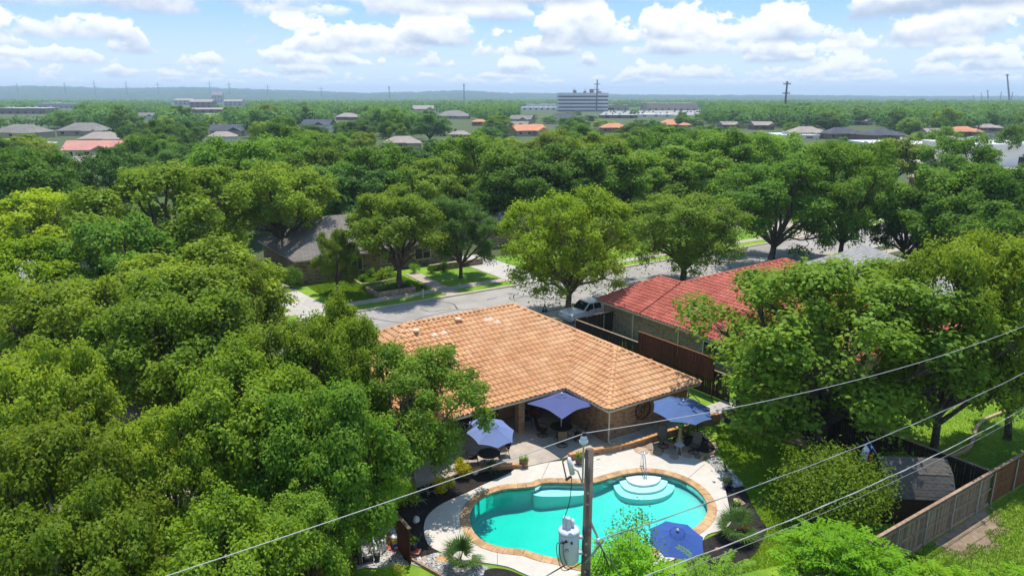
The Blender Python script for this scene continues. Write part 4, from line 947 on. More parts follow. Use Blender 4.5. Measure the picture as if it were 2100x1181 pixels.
def sling_chair(x, y, rz, label, m='sling', group=None, z=.1, swivel=True):
    t_ = thing('patio_chair', label, 'chair', (x, y, z), rz, group)
    MB().add([(-.26, -.26, .42), (.26, -.26, .42), (.26, .0, .39), (-.26, .0, .39), (-.26, .24, .40), (.26, .24, .40)], [(0, 1, 2, 3), (3, 2, 5, 4)]).build('seat', m, t_)
    MB().add([(-.26, .25, .42), (.26, .25, .42), (.26, .36, .75), (-.26, .36, .75), (.25, .46, 1.08), (-.25, .46, 1.08)], [(0, 1, 2, 3), (3, 2, 4, 5)]).build('backrest', m, t_)
    for s in (-1, 1):
        MB().tube([(s * .28, -.28, .40), (s * .28, .0, .38), (s * .28, .25, .41), (s * .28, .37, .75), (s * .26, .47, 1.10)], .016, 6).build('side_frame', 'dark_iron', t_)
        MB().tube([(s * .28, -.22, .40), (s * .31, -.24, .62), (s * .32, -.1, .65), (s * .31, .32, .66)], .017, 6).build('armrest', 'dark_iron', t_)
    MB().tube([(-.26, .47, 1.10), (.26, .47, 1.10)], .016, 6).build('top_rail', 'dark_iron', t_)
    if swivel:
        MB().tube([(math.cos(6.283 * k / 20) * .30, math.sin(6.283 * k / 20) * .30, .03) for k in range(20)], .018, 6, closed=True).build('base_ring', 'dark_iron', t_)
        b_ = MB()
        for k in range(4):
            a = k * math.pi / 2 + .5; b_.tube([(0, 0, .16), (math.cos(a) * .15, math.sin(a) * .15, .10), (math.cos(a) * .30, math.sin(a) * .30, .03)], .015, 5)
        b_.tube([(0, 0, .12), (0, 0, .37)], .035, 8); b_.build('pedestal', 'dark_iron', t_)
    else:
        for sx, sy in ((-1, -1), (1, -1), (-1, 1), (1, 1)): MB().tube([(sx * .27, sy * .24, .40), (sx * .30, sy * .32, .0)], .016, 6).build('leg', 'dark_iron', t_)
    return t_
def round_table(x, y, r, h, label, m, leg='pedestal', z=.1, rim='dark_iron'):
    t_ = thing('patio_table', label, 'table', (x, y, z))
    MB().lathe([(r - .02, h - .02), (r - .02, h)], 28).build('table_top', m, t_)
    MB().tube([(math.cos(6.283 * k / 28) * r, math.sin(6.283 * k / 28) * r, h - .008) for k in range(28)], .02, 6, closed=True).build('rim', rim, t_)
    for k in range(4):
        a = k * math.pi / 2 + .6; c_, s_ = math.cos(a), math.sin(a)
        MB().tube([(c_ * r * .8, s_ * r * .8, h - .03), (c_ * r * .45, s_ * r * .45, h * .55), (c_ * r * .5, s_ * r * .5, .25), (c_ * r * .75, s_ * r * .75, .0)], .018, 6).build('leg', 'dark_iron' if leg == 'pedestal' else 'galv', t_)
    return t_
tc_ = Vector((pS.x, pS.y)); round_table(tc_.x, tc_.y, .68, .72, 'round dark iron dining table under the square umbrella', 'dark_iron', rim='sling_brown')
for a, lab in ((-90, 'brown sling swivel chair with its back to the pool at the dining table'), (-20, 'dark swivel chair on the brick wall side of the dining table'), (165, 'dark swivel chair on the column side of the dining table'), (75, 'dark swivel chair tucked behind the dining table')):
    sling_chair(tc_.x + math.cos(R(a)) * 1.12, tc_.y + math.sin(R(a)) * 1.02, R(a - 90), lab, 'sling_brown' if a == -90 else 'dark_iron', 'swivel chairs round the dining table')
p = G(1360, 918); sling_chair(p.x, p.y, R(2), 'grey sling swivel chair standing beside the low brick wall', 'sling', 'grey sling chairs', .09)
p = G(1422, 930); sling_chair(p.x, p.y, R(-42), 'grey sling swivel chair turned sideways next to the raised bed', 'sling', 'grey sling chairs', .09)
p = G(1392, 931); round_table(p.x, p.y, .27, .52, 'small round white topped side table between the sling chairs', 'roof_metal', leg='thin', z=.09, rim='galv')
p = Vector((pLf.x, pLf.y)); round_table(p.x - .1, p.y - .05, .60, .72, 'small round iron mesh table under the pale umbrella', 'dark_iron')
q = G(1031, 938); sling_chair(q.x, q.y, R(-70), 'dark iron patio chair right of the small iron table', 'dark_iron', 'iron chairs at the small table', swivel=False)
sling_chair(p.x - 1.0, p.y + .1, R(95), 'dark iron patio chair left of the small iron table', 'dark_iron', 'iron chairs at the small table', swivel=False)
q = L(-2.1, -1.2); sling_chair(q.x, q.y, ANG + R(80), 'dark patio chair with blue cushion beside the brick column', 'fabric_royal', None, swivel=False)
q = L(.0 - .9, -1.8); t_ = thing('wine_barrel', 'oak barrel used as a table in the covered patio', 'barrel', (q.x, q.y, .1))
MB().lathe([(.26, 0), (.31, .2), (.335, .42), (.31, .65), (.26, .85)], 20).build('staves', 'wood_stain', t_, True)
for z, r_ in ((.06, .28), (.24, .323), (.62, .321), (.79, .278)): MB().lathe([(r_ + .004, z - .025), (r_ + .004, z + .025)], 20).build('hoop', 'dark_iron', t_)
MB().lathe([(.42, .852), (.42, .88)], 24).build('barrel_top', 'dark_iron', t_)
for k, (u, v, r_) in enumerate(((.1, -2.0, -60), (-1.7, -2.1, 60))):
    q = L(u, v); sling_chair(q.x, q.y, ANG + R(r_), ('tall dark bar chair right of the oak barrel', 'tall dark bar chair left of the oak barrel')[k], 'dark_iron', 'bar chairs at the barrel', swivel=False)
# ------------------------------------------------------------------ garden plants, pots, ornaments
def frond_mesh(key, seed, plen, flen, nl, m, spread=3.3, wl=.02):
    g = random.Random(seed); b_ = MB(); b_.tube([(0, 0, 0), (plen * .5, 0, plen * .04), (plen, 0, 0)], [.014, .011, .008], 4)
    for k in range(nl):
        a = -spread / 2 + spread * k / (nl - 1); l = flen * (1 - .25 * abs(a) / (spread / 2)) * g.uniform(.9, 1.08); dr = g.uniform(.05, .22) * l
        c_, s_ = math.cos(a), math.sin(a); p0 = Vector((plen, 0, 0)); p1 = p0 + Vector((c_ * l * .55, s_ * l * .55, .03)); p2 = p0 + Vector((c_ * l, s_ * l, -dr)); s = Vector((-s_, c_, 0)) * wl
        b_.add([p0, p1 + s, p2, p1 - s], [(0, 1, 2, 3)])
    return b_.mesh(key, m)
def palm(p, label, n_=15, plen=.75, flen=.62, m='leaf_palm', nl=15, cat='palm', name='fan_palm', up=(15, 80), sc_=1.0):
    t_ = thing(name, label, cat, tuple(p)); t_.scale = (sc_,) * 3
    MB().lathe([(.12, -.1), (.10, .12), (.06, .3)], 9).build('stem', 'bark', t_)
    ms_ = [frond_mesh('frond', s, plen, flen, nl, m) for s in range(3)]
    for k in range(n_):
        e = R(up[0] + (up[1] - up[0]) * ((k * .618) % 1)); o_ = ob('frond', ms_[k % 3], t_, (0, 0, .2)); o_.rotation_euler = (rng.uniform(-.3, .3), -e, k * 2.4); s = rng.uniform(.8, 1.15); o_.scale = (s, s, s)
    return t_
def blade_mesh(l, wd, m, bend=.3):
    b_ = MB(); q = [(0, 0), (.25, .06), (.6, .10), (1, -bend)]; vs = []
    for i, (f, z) in enumerate(q):
        ww = wd * (1, 1.1, .7, .05)[i] / 2; vs += [(f * l, -ww, z * l), (f * l, ww, z * l)]
    b_.add(vs, [(2 * i, 2 * i + 1, 2 * i + 3, 2 * i + 2) for i in range(3)]); return b_.mesh('blade', m)
def rosette(p, label, n_, l, wd, m, name='yucca', cat='plant', up=(20, 85), sc_=1):
    t_ = thing(name, label, cat, tuple(p)); ms_ = [blade_mesh(l * k, wd, m, b_) for k, b_ in ((1, .1), (.85, .25), (1.1, .4))]
    MB().lathe([(.09, -.05), (.07, .1), (.03, .18)], 8).build('stem', 'bark', t_)
    for k in range(n_):
        e = R(up[0] + (up[1] - up[0]) * ((k * .618) % 1)); o_ = ob('blade', ms_[k % 3], t_, (0, 0, .06)); o_.rotation_euler = (0, -e, k * 2.4 + rng.uniform(-.2, .2))
    return t_
def shrub(p, wd, h, leaf, n_, ls, label, name='shrub', cat='shrub', seed=1, gap=.0, stems=6, nodir=True, top=.55, clumps=18, bark='bark', group=None):
    g = np.random.default_rng(seed); t_ = thing(name, label, cat, tuple(p), 0, group)
    cs = sph(g, clumps) * g.uniform(.35, .78, (clumps, 1)); cs[:, 2] = np.abs(cs[:, 2]) * .9
    C, NN, T = [], [], []
    for q in cs:
        k = max(4, n_ // clumps); d = sph(g, k); r_ = np.where(g.random(k) < .3, g.uniform(.1, .9, k), g.normal(1, .16, k)) * .36
        pt = (q + d * r_[:, None] * (1 - gap)) * np.array([wd / 2, wd / 2, h * .62]) + np.array([0, 0, h * .36]); C.append(pt); NN.append(d * .6 + np.array([0, 0, .5]) + g.normal(size=(k, 3)) * .6); T.append(np.full(k, g.random()))
    C, NN, T = np.concatenate(C), np.concatenate(NN), np.concatenate(T); ok = C[:, 2] > .04; C, NN, T = C[ok], NN[ok], T[ok]
    fo = ob('foliage', leaf_mesh('foliage', C, NN, ls * g.uniform(.7, 1.3, len(C)), ls * .6, T, leaf), t_); fo['kind'] = 'stuff'
    b_ = MB()
    for k in range(stems):
        q = cs[k % clumps]; e = Vector((q[0] * wd * .45, q[1] * wd * .45, h * .36 + q[2] * h * .5)); b_.tube([(rng.uniform(-.06, .06), rng.uniform(-.06, .06), -.05), e * .5 + Vector((0, 0, .1)), e], [.03, .02, .008], 5)
    b_.build('stem', bark, t_); return t_
def sprays(p, wd, h, leaf, label, n_=26, name='sapling', seed=3, ll=.13, per=46, cat='shrub', group=None, upright=.75):
    """thicket of arching shoots carrying feather leaves in two rows"""
    g = np.random.default_rng(seed); t_ = thing(name, label, cat, tuple(p), 0, group); b_ = MB(); C, NN, D, T = [], [], [], []
    for k in range(n_):
        a = g.uniform(0, 6.283); r0 = math.sqrt(g.random()) * wd * .5; tipz = h * (1 - .55 * (r0 / (wd * .5)) ** 2) * g.uniform(.75, 1.0)
        base = Vector((math.cos(a) * r0 * .35, math.sin(a) * r0 * .35, 0)); tip = Vector((math.cos(a) * r0, math.sin(a) * r0, tipz)); mid = base.lerp(tip, .6) + Vector((0, 0, h * .12))
        b_.tube([base, mid, tip], [.03, .018, .006], 4)
        for s in range(7):                                   # side fronds
            f = .42 + .58 * s / 6; q0 = np.array(base.lerp(mid, f / .6) if f < .6 else mid.lerp(tip, (f - .6) / .4)); fa = g.uniform(0, 6.283); fl = h * g.uniform(.10, .17) + .22
            dv = np.array([math.cos(fa), math.sin(fa), g.uniform(-.1, .55)]); dv /= np.linalg.norm(dv); sd_ = np.cross(dv, [0, 0, 1.0]); sd_ /= np.linalg.norm(sd_)
            tt = g.random()
            for i in range(per // 5):
                ff = (i + 1) / (per // 5)
                for sg in (-1, 1):
                    pt = q0 + dv * fl * ff + sd_ * sg * ll * .45 + np.array([0, 0, -.22 * fl * ff * ff]); C.append(pt); NN.append(np.array([0, 0, 1.0]) + g.normal(size=3) * .35); D.append(sd_ * sg + dv * .5); T.append(tt)
    C, NN, D, T = np.array(C), np.array(NN), np.array(D), np.array(T)
    fo = ob('foliage', leaf_mesh('foliage', C, NN, ll * g.uniform(.8, 1.2, len(C)), ll * .38, T, leaf, D), t_); fo['kind'] = 'stuff'
    b_.build('stem', 'bark_grey', t_); return t_
palm(G(945, 1160), 'bushy green fan palm in the pebble bed at the left end of the pool', 30, .55, .72, nl=19)
palm(G(1507, 1098), 'low fan palm in the mulch right of the pool', 26, .55, .76, nl=19, up=(5, 60))
rosette(G(1007, 968), 'spiky green yucca on the mulch next to the brick edging', 34, .75, .05, 'leaf_palm')
rosette(G(1488, 968), 'grassy green clump in the pebbles beside the lawn', 60, .85, .03, 'leaf_grass', name='grass_clump')
rosette(G(878, 1013), 'striped pale agave under the green tree, nearer the trunk', 13, .62, .10, 'leaf_agave', name='agave')
rosette(G(858, 1030), 'striped pale agave beside the yellow green shrub', 12, .55, .09, 'leaf_agave', name='agave')
rosette(G(1412, 897), 'dark strappy plant in the raised bed', 16, .75, .09, 'leaf_green', name='strappy_plant', up=(30, 85))
rosette(G(1605, 900), 'small dark strappy plant under the yard oak', 16, .6, .06, 'leaf_dark', name='strappy_plant')
shrub(G(947, 978), 1.15, 1.15, 'leaf_yellow', 1500, .085, 'bright yellow leaved shrub on the black mulch', seed=4, gap=.1)
shrub(G(913, 1010), 1.45, 1.05, 'leaf_yellow', 1500, .085, 'low yellow green shrub between the agave and the yellow shrub', seed=5, gap=.1)
shrub(G(833, 1040), 1.6, 1.35, 'leaf_lime', 2200, .085, 'rounded lime green shrub at the end of the mulch bed', seed=6)
shrub(G(1700, 1075), 5.4, 3.8, 'leaf_oak', 20000, .15, 'airy multi stemmed bush on the lawn beside the shed', seed=8, gap=-.25, stems=16, clumps=60, name='crape_myrtle', bark='bark_grey')
shrub(G(1830, 1010), 2.6, 2.3, 'leaf_oak', 4000, .14, 'thin leafy bush in front of the shed roof', seed=9, gap=-.3, stems=9, clumps=24, name='crape_myrtle', bark='bark_grey')
shrub(G(800, 1210), 1.9, 1.25, 'leaf_lime', 2200, .075, 'yellow green bush with reddish tips below the pool pump', seed=10, gap=-.1, name='nandina_bush')
shrub((4.3, 22.9, 0), 2.6, 5.2, 'leaf_dark', 5200, .12, 'dark twiggy bush at the foot of the utility pole', seed=12, gap=-.3, stems=12, clumps=34)
sprays((4.0, 21.6, 0), 3.6, 5.5, 'leaf_fresh', 'bright green sapling thicket under the transformer', 80, seed=21, ll=.19)
sprays((7.4, 22.4, 0), 4.0, 4.1, 'leaf_green', 'leafy sapling thicket below the royal blue umbrella', 50, seed=22, ll=.17)
sprays((13.2, 25.0, 0), 5.6, 3.3, 'leaf_fresh', 'bright feathery sapling thicket against the weathered fence', 100, seed=23, ll=.19)
sprays((16.9, 24.2, 0), 3.6, 2.2, 'leaf_fresh', 'lower feathery saplings beside the weathered fence', 50, seed=24, ll=.18)
sprays((20.2, 25.2, 0), 2.6, 1.5, 'leaf_fresh', 'small feathery sapling at the edge of the rough grass', 14, seed=25, ll=.13)
sprays((9.9, 22.9, 0), 3.2, 2.4, 'leaf_lime', 'pale green saplings between the two thickets', 20, seed=26, ll=.13)
sprays(L(19.5, 19.6), 1.2, 1.5, 'leaf_green', 'small vine sprouting over the brown fence', 9, seed=27, ll=.12)
def pot(p, r_, h, m, label, plant, name='flower_pot'):
    t_ = thing(name, label, 'pot', tuple(p)); MB().lathe([(r_ * .6, 0), (r_ * .95, h * .6), (r_, h * .92), (r_ * 1.08, h), (r_ * .9, h), (r_ * .85, h * .9)], 16).build('pot_body', m, t_, True)
    g = np.random.default_rng(int(p[0] * 50) % 999); n_ = 160; d = sph(g, n_); d[:, 2] = np.abs(d[:, 2]); C = d * g.uniform(.3, 1.15, (n_, 1)) * np.array([r_ * 1.15, r_ * 1.15, h * .9]) + np.array([0, 0, h * .92])
    fo = ob('foliage', leaf_mesh('foliage', C, d + g.normal(size=(n_, 3)) * .5, .11, .05, g.random(n_), plant, d), t_); fo['kind'] = 'stuff'; return t_
pot(G(1074, 957, .06), .24, .42, 'pot_mosaic', 'patterned pot with spiky plant where the patio meets the deck', 'leaf_olive')
pot(G(1187, 951, .06), .24, .42, 'pot_mosaic', 'patterned pot at the rounded end of the brick wall', 'leaf_green')
pot(G(846, 1125, .06), .28, .40, 'pot_blue', 'dark blue pot on a paver beside the short screen fence', 'leaf_olive')
pot(G(1491, 1000, .03), .25, .38, 'pot_blue', 'dark blue pot where the pebbles meet the mulch', 'leaf_palm')
pot(G(1510, 1050, .03), .25, .36, 'pot_blue', 'dark blue pot on the mulch behind the low palm', 'leaf_dark')
def rock(p, r_, m, label, seed, name='rock'):
    o_ = MB().ball((0, 0, r_[2] * .4), r_, seed, .16, 9, 6).build(name, m, None, loc=tuple(p), rot=rng.uniform(0, 3)); tag(o_, label, 'rock')
rock(G(975, 970), (.28, .16, .14), 'rock_white', 'pale rock lying on mulch beside the yucca', 1)
rock(G(853, 1068), (.27, .17, .16), 'rock_white', 'pale rock on mulch near the short screen fence', 2)
rock(G(905, 1148), (.30, .22, .07), 'rock_orange', 'flat orange stone in the pebbles beside the fan palm', 3)
rock(G(868, 1148), (.22, .15, .06), 'rock_tan', 'flat brown stone in the pebbles near the blue pot', 4)
rock(G(1515, 1030), (.34, .26, .10), 'rock_tan', 'flat tan boulder on the mulch between the blue pots', 5)
rock(G(1471, 1126), (.12, .10, .06), 'terracotta', 'small pink stone on the mulch near the royal umbrella', 6)
rock(G(1640, 905), (.45, .3, .12), 'rock_tan', 'flat stone in the shade under the yard oak', 7)
rock(G(1560, 1030), (.25, .2, .03), 'bare_soil', 'bare earth clod on the lawn edge', 8)
t_ = thing('gazing_globe', 'green glass globe on a cast stone pedestal in the raised bed', 'ornament', tuple(G(1394, 904, .1)))
MB().lathe([(.24, 0), (.24, .06), (.17, .09), (.15, .2), (.11, .3), (.10, .75), (.13, .82), (.15, .86), (.05, .87)], 16).build('pedestal', 'cast_stone', t_, True); MB().ball((0, 0, 1.03), .19, 0, 0, 16, 12).build('globe', 'gazing_green', t_, True)
t_ = thing('garden_ornament', 'small red and orange garden ornament standing behind the low palm', 'ornament', tuple(G(1527, 1088)))
MB().lathe([(.16, 0), (.20, .12), (.19, .3), (.10, .38)], 12).build('body', 'orange_paint', t_, True); MB().lathe([(.13, .37), (.15, .46), (.11, .58), (.06, .62), (.04, .72)], 12).build('top', 'red_paint', t_, True); MB().ball((-.2, .05, .35), (.08, .05, .1), 2).build('wing', 'trim_white', t_)
for k, (x, y) in enumerate(((786, 1096), (797, 1109), (806, 1124), (815, 1167), (848, 1131))):
    p = G(x, y, .032); o_ = MB().box(-.30, .30, -.20, .20, 0, .05).build('paver', 'terracotta', None, loc=tuple(p), rot=ANG - .9 + k * .05)
    tag(o_, ('red paver furthest from the lawn in the path by the pool pump', 'middle red paver of the path by the pool pump', 'red paver nearest the pebbles in the path by the pool pump', 'lone red paver on the grass below the pump path', 'red paver under the dark blue pot')[k], 'paver', 'red pavers by the pump')
# pool equipment
t_ = thing('pool_pump', 'black pool pump and filter with white pipes on the pebble pad', 'pump', tuple(G(752, 1148)), R(20))
MB().lathe([(.22, 0), (.24, .06), (.24, .62), (.18, .78), (.06, .84)], 16, c=(-.35, .5, .02)).build('filter_tank', 'black_plastic', t_, True)
MB().tube([(-.2, -.25, .22), (.25, -.25, .22)], [.13, .13], 12).build('motor', 'black_plastic', t_, True); MB().box(-.5, .5, -.5, .0, .0, .06).build('plinth', 'concrete', t_)
MB().lathe([(.12, .1), (.14, .3), (.14, .36)], 12, c=(.42, -.25, 0)).build('strainer', 'black_plastic', t_, True)
for pts in ([(.42, -.25, .3), (.42, .1, .55), (.42, .5, .55), (.42, .5, .0)], [(-.2, .3, .55), (-.2, -.1, .6), (-.05, -.25, .3)], [(-.35, .5, .8), (-.1, .6, .82), (.25, .6, .82), (.25, .6, 0)], [(.6, .2, 0), (.6, .2, .6), (.75, .25, .6), (.75, .25, 0)], [(.9, .4, 0), (.9, .4, .7)], [(.45, .75, .0), (.45, .75, .75), (.7, .8, .75)]):
    MB().tube(pts, .045, 8).build('pipe', 'pvc', t_, True)
for c_ in ((.6, .2, .62), (.75, .25, .62), (.9, .4, .72), (.42, .1, .57)): MB().ball(c_, .065, 0, 0, 8, 6).build('valve', 'pvc', t_, True)
t_ = thing('chlorine_bucket', 'blue and yellow plastic bucket with white lid against the screen fence', 'bucket', tuple(G(812, 1122, .03)), R(25))
MB().box(-.17, .17, -.17, .17, 0, .30).build('lower_label', 'label_blue', t_); MB().box(-.172, .172, -.172, .172, .302, .50).build('upper_label', 'yellow', t_); MB().lathe([(.17, .50), (.18, .53), (.18, .58), (.12, .60)], 16).build('lid', 'trim_white', t_, True)
MB().box(-.11, .11, -.178, -.171, .06, .15).build('print_panel', 'trim_white', t_)
t_ = thing('white_jug', 'white plastic jug beside the pump pipes', 'jug', tuple(G(775, 1092, .03))); MB().lathe([(.11, 0), (.12, .2), (.09, .28), (.03, .33), (.03, .38)], 10).build('jug_body', 'pvc', t_, True); MB().lathe([(.035, .38), (.035, .42)], 10).build('cap', 'label_blue', t_)
o_ = MB().tube([(0, 0, .1), (.75, .1, .1)], .1, 8).build('log', 'bark', None, loc=tuple(G(783, 1083))); tag(o_, 'short dark log behind the red paver path', 'log')

# ------------------------------------------------------------------ utility pole, transformer, wires
up = thing('utility_pole', 'weathered wooden utility pole standing between the camera and the pool', 'utility pole', (2.1, 18.2, 0))
MB().tube([(0, 0, -.5), (.02, 0, 5), (.03, .0, 10.15)], [.17, .145, .118], 14).build('pole_shaft', 'wood_pole', up, True)
MB().box(-.16, -.115, -.03, .03, 9.15, 10.35).build('pin_bracket', 'galv', up)
ins = MB().lathe([(.05, 10.30), (.12, 10.36), (.13, 10.42), (.08, 10.46), (.10, 10.50), (.06, 10.56), (.05, 10.6)], 14, c=(-.137, 0, 0)).build('insulator', 'porcelain', up, True)
MB().lathe([(.065, 10.58), (.065, 10.66)], 10, c=(-.137, 0, 0)).build('tie_cap', 'black_plastic', ins)
co_ = MB().tube([(-.55, -.12, 9.95), (-.43, -.05, 9.45)], [.065, .075], 10).build('fuse_cutout', 'porcelain', up, True)
MB().tube([(-.58, -.12, 9.98), (-.72, -.2, 9.9), (-.70, -.22, 9.82)], .022, 6).build('upper_clip', 'bronze', co_); MB().tube([(-.70, -.22, 9.82), (-.60, -.18, 9.35)], .02, 6).build('fuse_tube', 'sling', co_); MB().tube([(-.62, -.18, 9.33), (-.47, -.08, 9.38)], .035, 6).build('hinge', 'bronze', co_)
MB().tube([(-.42, -.05, 9.6), (-.28, 0, 9.5), (-.1, 0, 9.0)], .022, 6).build('cutout_arm', 'galv', up)
MB().tube(cat_rom([(-.45, -.08, 9.38), (-.5, -.2, 8.7), (-.66, -.2, 8.1)], 5, False), .012, 5).build('drop_lead', 'wire_black', up)
tx = thing('transformer', 'pale grey pole mounted transformer can with bushings on top', 'transformer', (2.1 - .50, 18.2 - .22, 6.85))
MB().lathe([(.26, -.02), (.29, .02), (.29, .92), (.27, .96)], 24).build('tank', 'tank_grey', tx, True); MB().lathe([(.305, .90), (.305, .965), (.22, 1.0), (.02, 1.03)], 24).build('lid', 'tank_grey', tx, True)
for c_ in ((-.02, .0), (-.12, .05)):
    bs = []
    for k in range(6): bs += [(.05, 1.0 + k * .055), (.075, 1.02 + k * .055), (.05, 1.045 + k * .055)]
    MB().lathe(bs + [(.03, 1.36)], 12, c=(c_[0], c_[1], 0)).build('bushing', 'porcelain', tx, True)
MB().tube([(.1, .05, 1.0), (.1, .05, 1.25)], .05, 10).build('arrester', 'porcelain', tx, True)
for k, c_ in enumerate(((-.1, -.28, .78), (-.2, -.22, .7), (.05, -.3, .74))):
    MB().tube([(c_[0], c_[1] + .05, c_[2]), (c_[0], c_[1] - .05, c_[2])], .03, 8).build('terminal', 'bronze', tx)
for k in (0, 1): MB().box(.27, .40, -.06, .06, .2 + k * .5, .26 + k * .5).build('mounting_lug', 'galv', tx)
MB().box(-.13, -.03, -.297, -.288, .45, .53).build('number_plate', 'band_dark', tx)
for k in range(3): MB().box(-.115 + k * .028, -.10 + k * .028, -.302, -.298, .465, .515).build('numeral', 'trim_white', tx)
for k, (x0, dz) in enumerate(((-.30, -.1), (-.22, -.05), (-.12, 0))):
    MB().tube(cat_rom([(x0 + .1, -.27, .75), (x0 - .06, -.32, .7), (x0 - .02, -.33, .25), (x0 + .18, -.2, -.12 + dz), (.45, -.05, .0)], 6, False), .011, 5).build('lead', 'wire_black', tx)
def on_pole(m_, nm, mat_, sm=False): return m_.build(nm, mat_, up, sm)
for z in (8.9, 8.55, 7.3, 6.95, 6.4): on_pole(MB().box(-.03, .03, -.15, -.115, z - .03, z + .03).tube([(0, -.13, z), (0, .16, z)], .012, 6), 'bolt', 'galv')
for z in (9.8, 9.55): on_pole(MB().tube([(.1, 0, z), (.35, .1, z + .02)], .012, 5), 'step_pin', 'galv')
on_pole(MB().tube([(.12, -.02, 7.95), (.33, -.08, 7.45)], .03, 6), 'standoff_bracket', 'galv'); on_pole(MB().tube([(.13, .05, 7.8), (.33, -.08, 7.45)], .018, 6), 'standoff_brace', 'galv')
on_pole(MB().lathe([(.04, 7.22), (.06, 7.28), (.04, 7.34), (.06, 7.40), (.04, 7.46)], 10, c=(.33, -.1, 0)), 'spool_insulator', 'porcelain', True)
def wire(pts, r_, m, label, sag=0.0, name='power_line', twist=0):
    a, b_ = Vector(pts[0]), Vector(pts[1]); n_ = 40; q = []
    for k in range(n_ + 1):
        f = k / n_; p = a.lerp(b_, f); p.z -= sag * 4 * f * (1 - f); q.append(p)
    m_ = MB(); m_.tube(q, r_, 5)
    if twist: m_.tube([p + Vector((0, math.cos(i * 1.9) * r_ * 1.6, math.sin(i * 1.9) * r_ * 1.6)) for i, p in enumerate(q)], r_ * .9, 5)
    tag(m_.build(name, m, None), label, 'wire')
def along(t, z, off=(0, 0)): return (2.1 - .12 + off[0] + UX * t, 18.2 + off[1] + UY * t, z)
wire([along(0, 10.64), along(46, 10.3)], .012, 'wire_bright', 'thin bare power line from the pole top towards the oak trees on the right', 1.55)
wire([along(0, 10.64), along(-34, 10.9)], .011, 'wire_bright', 'thin bare power line from the pole top over the left trees', .35)
wire([along(0, 7.38, (.42, -.1)), along(46, 7.6)], .014, 'wire', 'twisted service cable from the transformer towards the right', 1.1, twist=1)
wire([along(0, 6.75, (-.2, -.1)), along(-30, 6.2)], .014, 'wire_black', 'twisted black cable from the transformer towards the left', .8, twist=1)
wire([along(0, 5.55, (.2, -.1)), along(46, 5.6)], .016, 'wire_bright', 'thick grey phone cable along the back fence', 1.35, twist=1)
wire([along(0, 5.25, (.2, -.1)), along(46, 5.25)], .010, 'wire', 'thinner phone cable below the thick grey one', 1.35)
wire([along(0, 7.35, (.42, -.1)), (7.5, 8.0, 5.2)], .016, 'wire_black', 'black service drop from the pole to the near right', .3, 'service_drop')
for k in range(6):
    on_pole(MB().tube(cat_rom([(.35, -.1, 7.4), (.45 + .05 * k, -.1, 7.0 - .12 * k), (.2 + .06 * k, -.15, 6.4 - .1 * k), (.0, -.16, 6.5 - .07 * k)], 6, False), .009, 4), 'jumper_loop', 'wire_black')
on_pole(MB().tube([(-.02, -.15, 6.7), (.5, -.12, 7.42)], .03, 6), 'cable_splice', 'wire')

# ------------------------------------------------------------------ white pickup with camper shell
pk = thing('pickup_truck', 'white pickup truck with camper shell parked behind the short dark fence', 'truck', tuple(L(15.3, -16.2, .05)), ANG + math.pi)
def side_prof(pts, y, nm, m, par, inset=.0): return MB().ext(pts, -y, y).build(nm, m, par)
side_prof([(2.75, .5), (2.75, .95), (2.6, 1.08), (1.35, 1.15), (-2.75, 1.15), (-2.8, .5)], .92, 'body', 'car_white', pk)
cab = MB(); 
for s in (0,):
    lo = [(1.4, .9), (-.75, .9)]; hi = [(.62, .74), (-.62, .74)]
    cab.add([(1.4, -.88, 1.152), (-.78, -.88, 1.152), (-.78, .88, 1.152), (1.4, .88, 1.152), (.62, -.72, 1.80), (-.7, -.72, 1.80), (-.7, .72, 1.80), (.62, .72, 1.80)], [(0, 1, 5, 4), (2, 3, 7, 6), (3, 0, 4, 7), (1, 2, 6, 5), (4, 5, 6, 7), (0, 3, 2, 1)])
cabo = cab.build('cab', 'car_white', pk)
def sidewin(x0, x1, z0, z1, s, x0t=None, x1t=None):
    f = lambda z: .88 - (.88 - .72) * (z - 1.152) / .648 + .006
    return MB().add([(x0, s * f(z0), z0), (x1, s * f(z0), z0), (x1t if x1t is not None else x1, s * f(z1), z1), (x0t if x0t is not None else x0, s * f(z1), z1)], [(0, 1, 2, 3)]).build('side_window', 'glass', cabo)
for s in (-1, 1): sidewin(.28, 1.22, 1.2, 1.70, s, .28, .68); sidewin(-.62, .2, 1.2, 1.70, s)
MB().add([(1.35, -.78, 1.2), (1.35, .78, 1.2), (.70, .66, 1.75), (.70, -.66, 1.75)], [(0, 1, 2, 3)]).build('windshield', 'glass', cabo)
bpy.data.objects[cabo.name].children[-1].location = (.012, 0, .012)
she = MB().add([(-.80, -.86, 1.152), (-2.75, -.86, 1.152), (-2.75, .86, 1.152), (-.80, .86, 1.152), (-.82, -.70, 1.92), (-2.6, -.70, 1.92), (-2.6, .70, 1.92), (-.82, .70, 1.92)], [(0, 1, 5, 4), (2, 3, 7, 6), (3, 0, 4, 7), (1, 2, 6, 5), (4, 5, 6, 7), (0, 3, 2, 1)]).build('camper_shell', 'car_white', pk)
